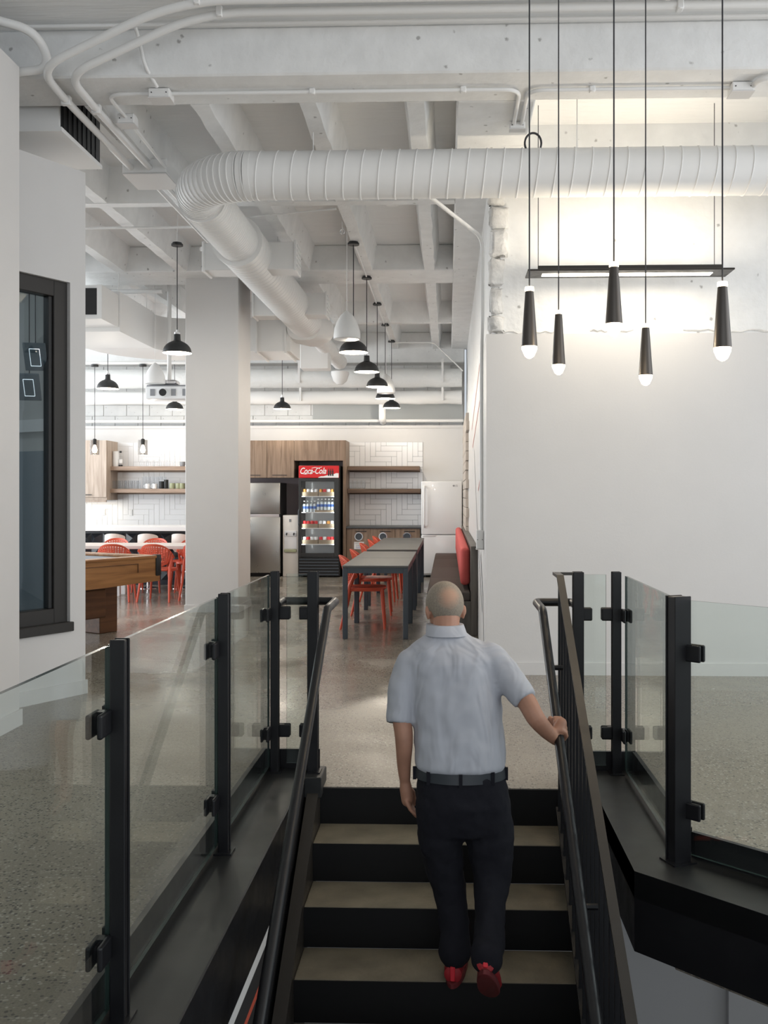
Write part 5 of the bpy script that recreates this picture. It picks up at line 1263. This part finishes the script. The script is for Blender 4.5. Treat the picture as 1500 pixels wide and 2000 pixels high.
# left hand hangs relaxed
W = at(791, 1525, 4.04); 
seg3(body, [W, W + Vector((0.004, 0.004, -0.035)), W + Vector((0.010, 0.010, -0.085))], [0.022, 0.027, 0.026], 12)
pal = W + Vector((0.010, 0.010, -0.085))
for i, (dy, ln) in enumerate(((-0.030, 0.062), (-0.010, 0.078), (0.010, 0.084), (0.029, 0.076))):
    a = pal + Vector((0.0, dy, 0.0)); seg3(body, [a, a + Vector((0.014, 0, -ln * 0.45)), a + Vector((0.036, 0.002, -ln * 0.78)), a + Vector((0.058, 0.004, -ln * 0.92))], [0.0105, 0.0095, 0.0085, 0.0075])
a = W + Vector((0.012, 0.02, -0.035)); seg3(body, [a, a + Vector((0.018, 0.026, -0.025)), a + Vector((0.024, 0.034, -0.058)), a + Vector((0.026, 0.034, -0.078))], [0.013, 0.012, 0.010, 0.0085])
# right hand closes over the pipe rail
def railpt(y): return Vector((0.455, y, 0.90 - SL * (4.70 - y)))
G = railpt(4.045); rd_ = (railpt(4.1) - railpt(4.0)).normalized()
Wr = at(1086, 1444, 4.02); up_ = Vector((1, 0, 0)).cross(rd_); 
if up_.z < 0: up_ = -up_
kn = G + up_ * 0.036 + Vector((0.012, 0, 0))
seg3(body, [Wr, (Wr + kn) / 2 + up_ * 0.010, kn], [0.023, 0.027, 0.024], 12)
for i, off in enumerate((-0.034, -0.012, 0.010, 0.031)):
    c = G + rd_ * off; rad = 0.0315
    pts_ = [c + Vector((math.sin(t), 0, 0)) * rad + up_ * (math.cos(t) * rad) for t in (-0.35, 0.35, 1.0, 1.65, 2.3, 2.85)]
    seg3(body, pts_, [0.0125, 0.0115, 0.0105, 0.0100, 0.0092, 0.0085])
c = G + rd_ * 0.045
seg3(body, [(Wr + G + up_ * 0.03) / 2 + rd_ * 0.03, c + Vector((-0.028, 0, 0)) + up_ * 0.016, c + Vector((-0.031, 0, 0)) - up_ * 0.006 + rd_ * 0.01, c + Vector((-0.022, 0, 0)) - up_ * 0.024 + rd_ * 0.012], [0.014, 0.0125, 0.011, 0.009])
solidified(body, 'body', 0.0042, 4, M['skin'], per)
# hair: shell over the skull, open at the face and at the bald crown
hm = bmesh.new(); bmesh.ops.create_uvsphere(hm, u_segments=64, v_segments=40, radius=1.0)
kill = []
for v in hm.verts:
    q = Vector((v.co.x * 0.0805, v.co.y * 0.1, v.co.z * 0.096 + 0.02))
    if q.y > 0.055 - 0.35 * max(q.z - 0.03, -0.05) or q.z < -0.052 + (0.03 if abs(q.x) > 0.06 and q.y > -0.03 else 0): kill.append(v)
    v.co = q
bmesh.ops.delete(hm, geom=kill, context='VERTS')
hme = bpy.data.meshes.new('hair'); hm.to_mesh(hme); hm.free()
hme = baked(hme, [('SOLIDIFY', dict(thickness=0.006, offset=-0.6)), ('SUBSURF', dict(levels=1))])
hme.transform(Matrix.Translation(HC) @ HROT)
for p in hme.polygons: p.use_smooth = True
hme.name = 'hair'; obj('hair', hme, M['hair'], per)
# shirt
shb = MB()
ell_loft(shb, [(1504, 899, 80, .118, 4.0), (1492, 899, 90, .135, 4.0), (1470, 899, 90, .137, 4.01), (1420, 896, 88, .135, 4.03), (1370, 893, 87, .133, 4.05), (1320, 888, 90, .132, 4.08), (1290, 884, 95, .122, 4.09), (1272, 881, 93, .108, 4.10), (1256, 878, 74, .088, 4.11), (1243, 874, 48, .075, 4.115), (1232, 871, 36, .068, 4.13), (1221, 869, 32, .064, 4.14)])
limb(shb, [(806, 1294, 4.09, .068), (787, 1345, 4.06, .066), (781, 1414, 4.02, .060)], endball=False)
limb(shb, [(956, 1282, 4.09, .068), (996, 1328, 4.025, .063), (1027, 1368, 3.97, .055)], endball=False)
def folds(nm, sc):
    tx = bpy.data.textures.new(nm, 'CLOUDS'); tx.noise_scale = sc; tx.noise_depth = 1; return tx
shirt = solidified(shb, 'shirt', 0.0085, 5, M['shirt'], per, [('DISPLACE', dict(texture=folds('shirt_folds', 0.09), strength=0.016, mid_level=0.5))])
col_ = MB(); 
cpz = [(1240, 872, 41, .078, 4.112), (1226, 870, 38, .076, 4.125), (1219, 869, 36.5, .073, 4.132)]
ell_loft(col_, cpz); obj('collar', col_, M['shirt'], shirt)
# trousers
tb_ = MB()
ell_loft(tb_, [(1497, 899, 79, .118, 4.0), (1520, 901, 86, .130, 4.0), (1565, 904, 93, .132, 3.99), (1600, 905, 92, .112, 3.99), (1625, 906, 84, .092, 3.99)][::-1])
limb(tb_, [(858, 1590, 3.99, .094), (860, 1640, 4.01, .093), (870, 1700, 4.05, .080), (882, 1760, 4.05, .066), (888, 1820, 4.02, .060), (889, 1858, 3.99, .068)])
limb(tb_, [(954, 1590, 3.99, .095), (958, 1640, 4.0, .098), (960, 1700, 4.0, .084), (958, 1760, 3.94, .066), (957, 1820, 3.84, .062), (952, 1870, 3.74, .062)])
tr_ = solidified(tb_, 'trousers', 0.009, 5, M['trousers'], per, [('DISPLACE', dict(texture=folds('trouser_folds', 0.075), strength=0.020, mid_level=0.5))])
bb = MB()
def bring(v, k): 
    p = at(899, v, 4.0); return [(p.x + (83.5 * 4.0 / F + k) * math.cos(a), 4.0 + (0.124 + k) * math.sin(a), p.z) for a in [2 * PI * i / 40 for i in range(40)]]
bb.rings([bring(1496, 0), bring(1496, 0.010), bring(1515, 0.013), bring(1515, 0.0)], cap=False); obj('belt', bb, M['belt'], per)
for a in (-PI / 2, -PI / 2 - 0.75, -PI / 2 + 0.75, -PI / 2 - 1.4, -PI / 2 + 1.4):
    p = at(899, 1506, 4.0); q = Vector((p.x + (83.5 * 4.0 / F + 0.014) * math.cos(a), 4.0 + 0.138 * math.sin(a), p.z))
    obj('belt_loop', MB().box(q.x - 0.007, q.x + 0.007, q.y - 0.004, q.y + 0.004, q.z - 0.028, q.z + 0.024), M['trousers'], tr_, False)
def shoe(mtx, label):
    up = MB(); rr = []
    for (y, hw, z0, z1) in ((-0.055, 0.022, 0.03, 0.070), (-0.045, 0.036, 0.016, 0.085), (0.0, 0.040, 0.016, 0.098), (0.05, 0.041, 0.016, 0.088), (0.11, 0.047, 0.016, 0.068), (0.17, 0.047, 0.016, 0.052), (0.21, 0.036, 0.016, 0.042), (0.228, 0.014, 0.02, 0.034)):
        rr.append([(hw * math.cos(a), y, (z0 + z1) / 2 + (z1 - z0) / 2 * math.sin(a)) for a in [2 * PI * k / 18 for k in range(18)]])
    me = up.rings(rr).mesh('shoe'); me.transform(mtx); s = obj('shoe', me, M['shoe'], per); s['label'] = label
    so = MB(); N = 26
    def ol(k, z): return [((0.040 + 0.008 * math.sin(max(0, math.sin(a)) * 1.6)) * k * math.cos(a), 0.085 + 0.15 * k * math.sin(a), z) for a in [2 * PI * i / N for i in range(N)]]
    me = so.rings([ol(0.97, 0.0), ol(1.03, 0.004), ol(1.03, 0.02), ol(0.95, 0.026)]).mesh('sole'); me.transform(mtx); obj('sole', me, M['sole'], s)
    me = MB().box(-0.010, 0.010, -0.062, -0.048, 0.03, 0.088, 0.003, 1).mesh('heel_tab'); me.transform(mtx); obj('heel_tab', me, M['redshoe'], s)
    me = MB().lathe([(0.034, 0.085), (0.036, 0.10), (0.030, 0.10)], (0, 0.0, 0), 18, cap=False).mesh('shoe_collar'); me.transform(mtx); obj('shoe_collar', me, M['sole'], s)
M['redshoe'] = mat('bright_red_tab', (0.62, 0.02, 0.035), 0.5)
shoe(Matrix.Translation((at(887, 1900, 3.99).x, 3.985, -0.54)) @ Matrix.Rotation(-0.12, 4, 'Z'), 'red sneaker planted on the tread')
hp = at(951, 1888, 3.735)
shoe(Matrix.Translation(hp) @ Matrix.Rotation(-0.15, 4, 'Z') @ Matrix.Rotation(-0.72, 4, 'X') @ Matrix.Translation((0, 0.0, -0.05)), 'red sneaker lifting off the step behind')
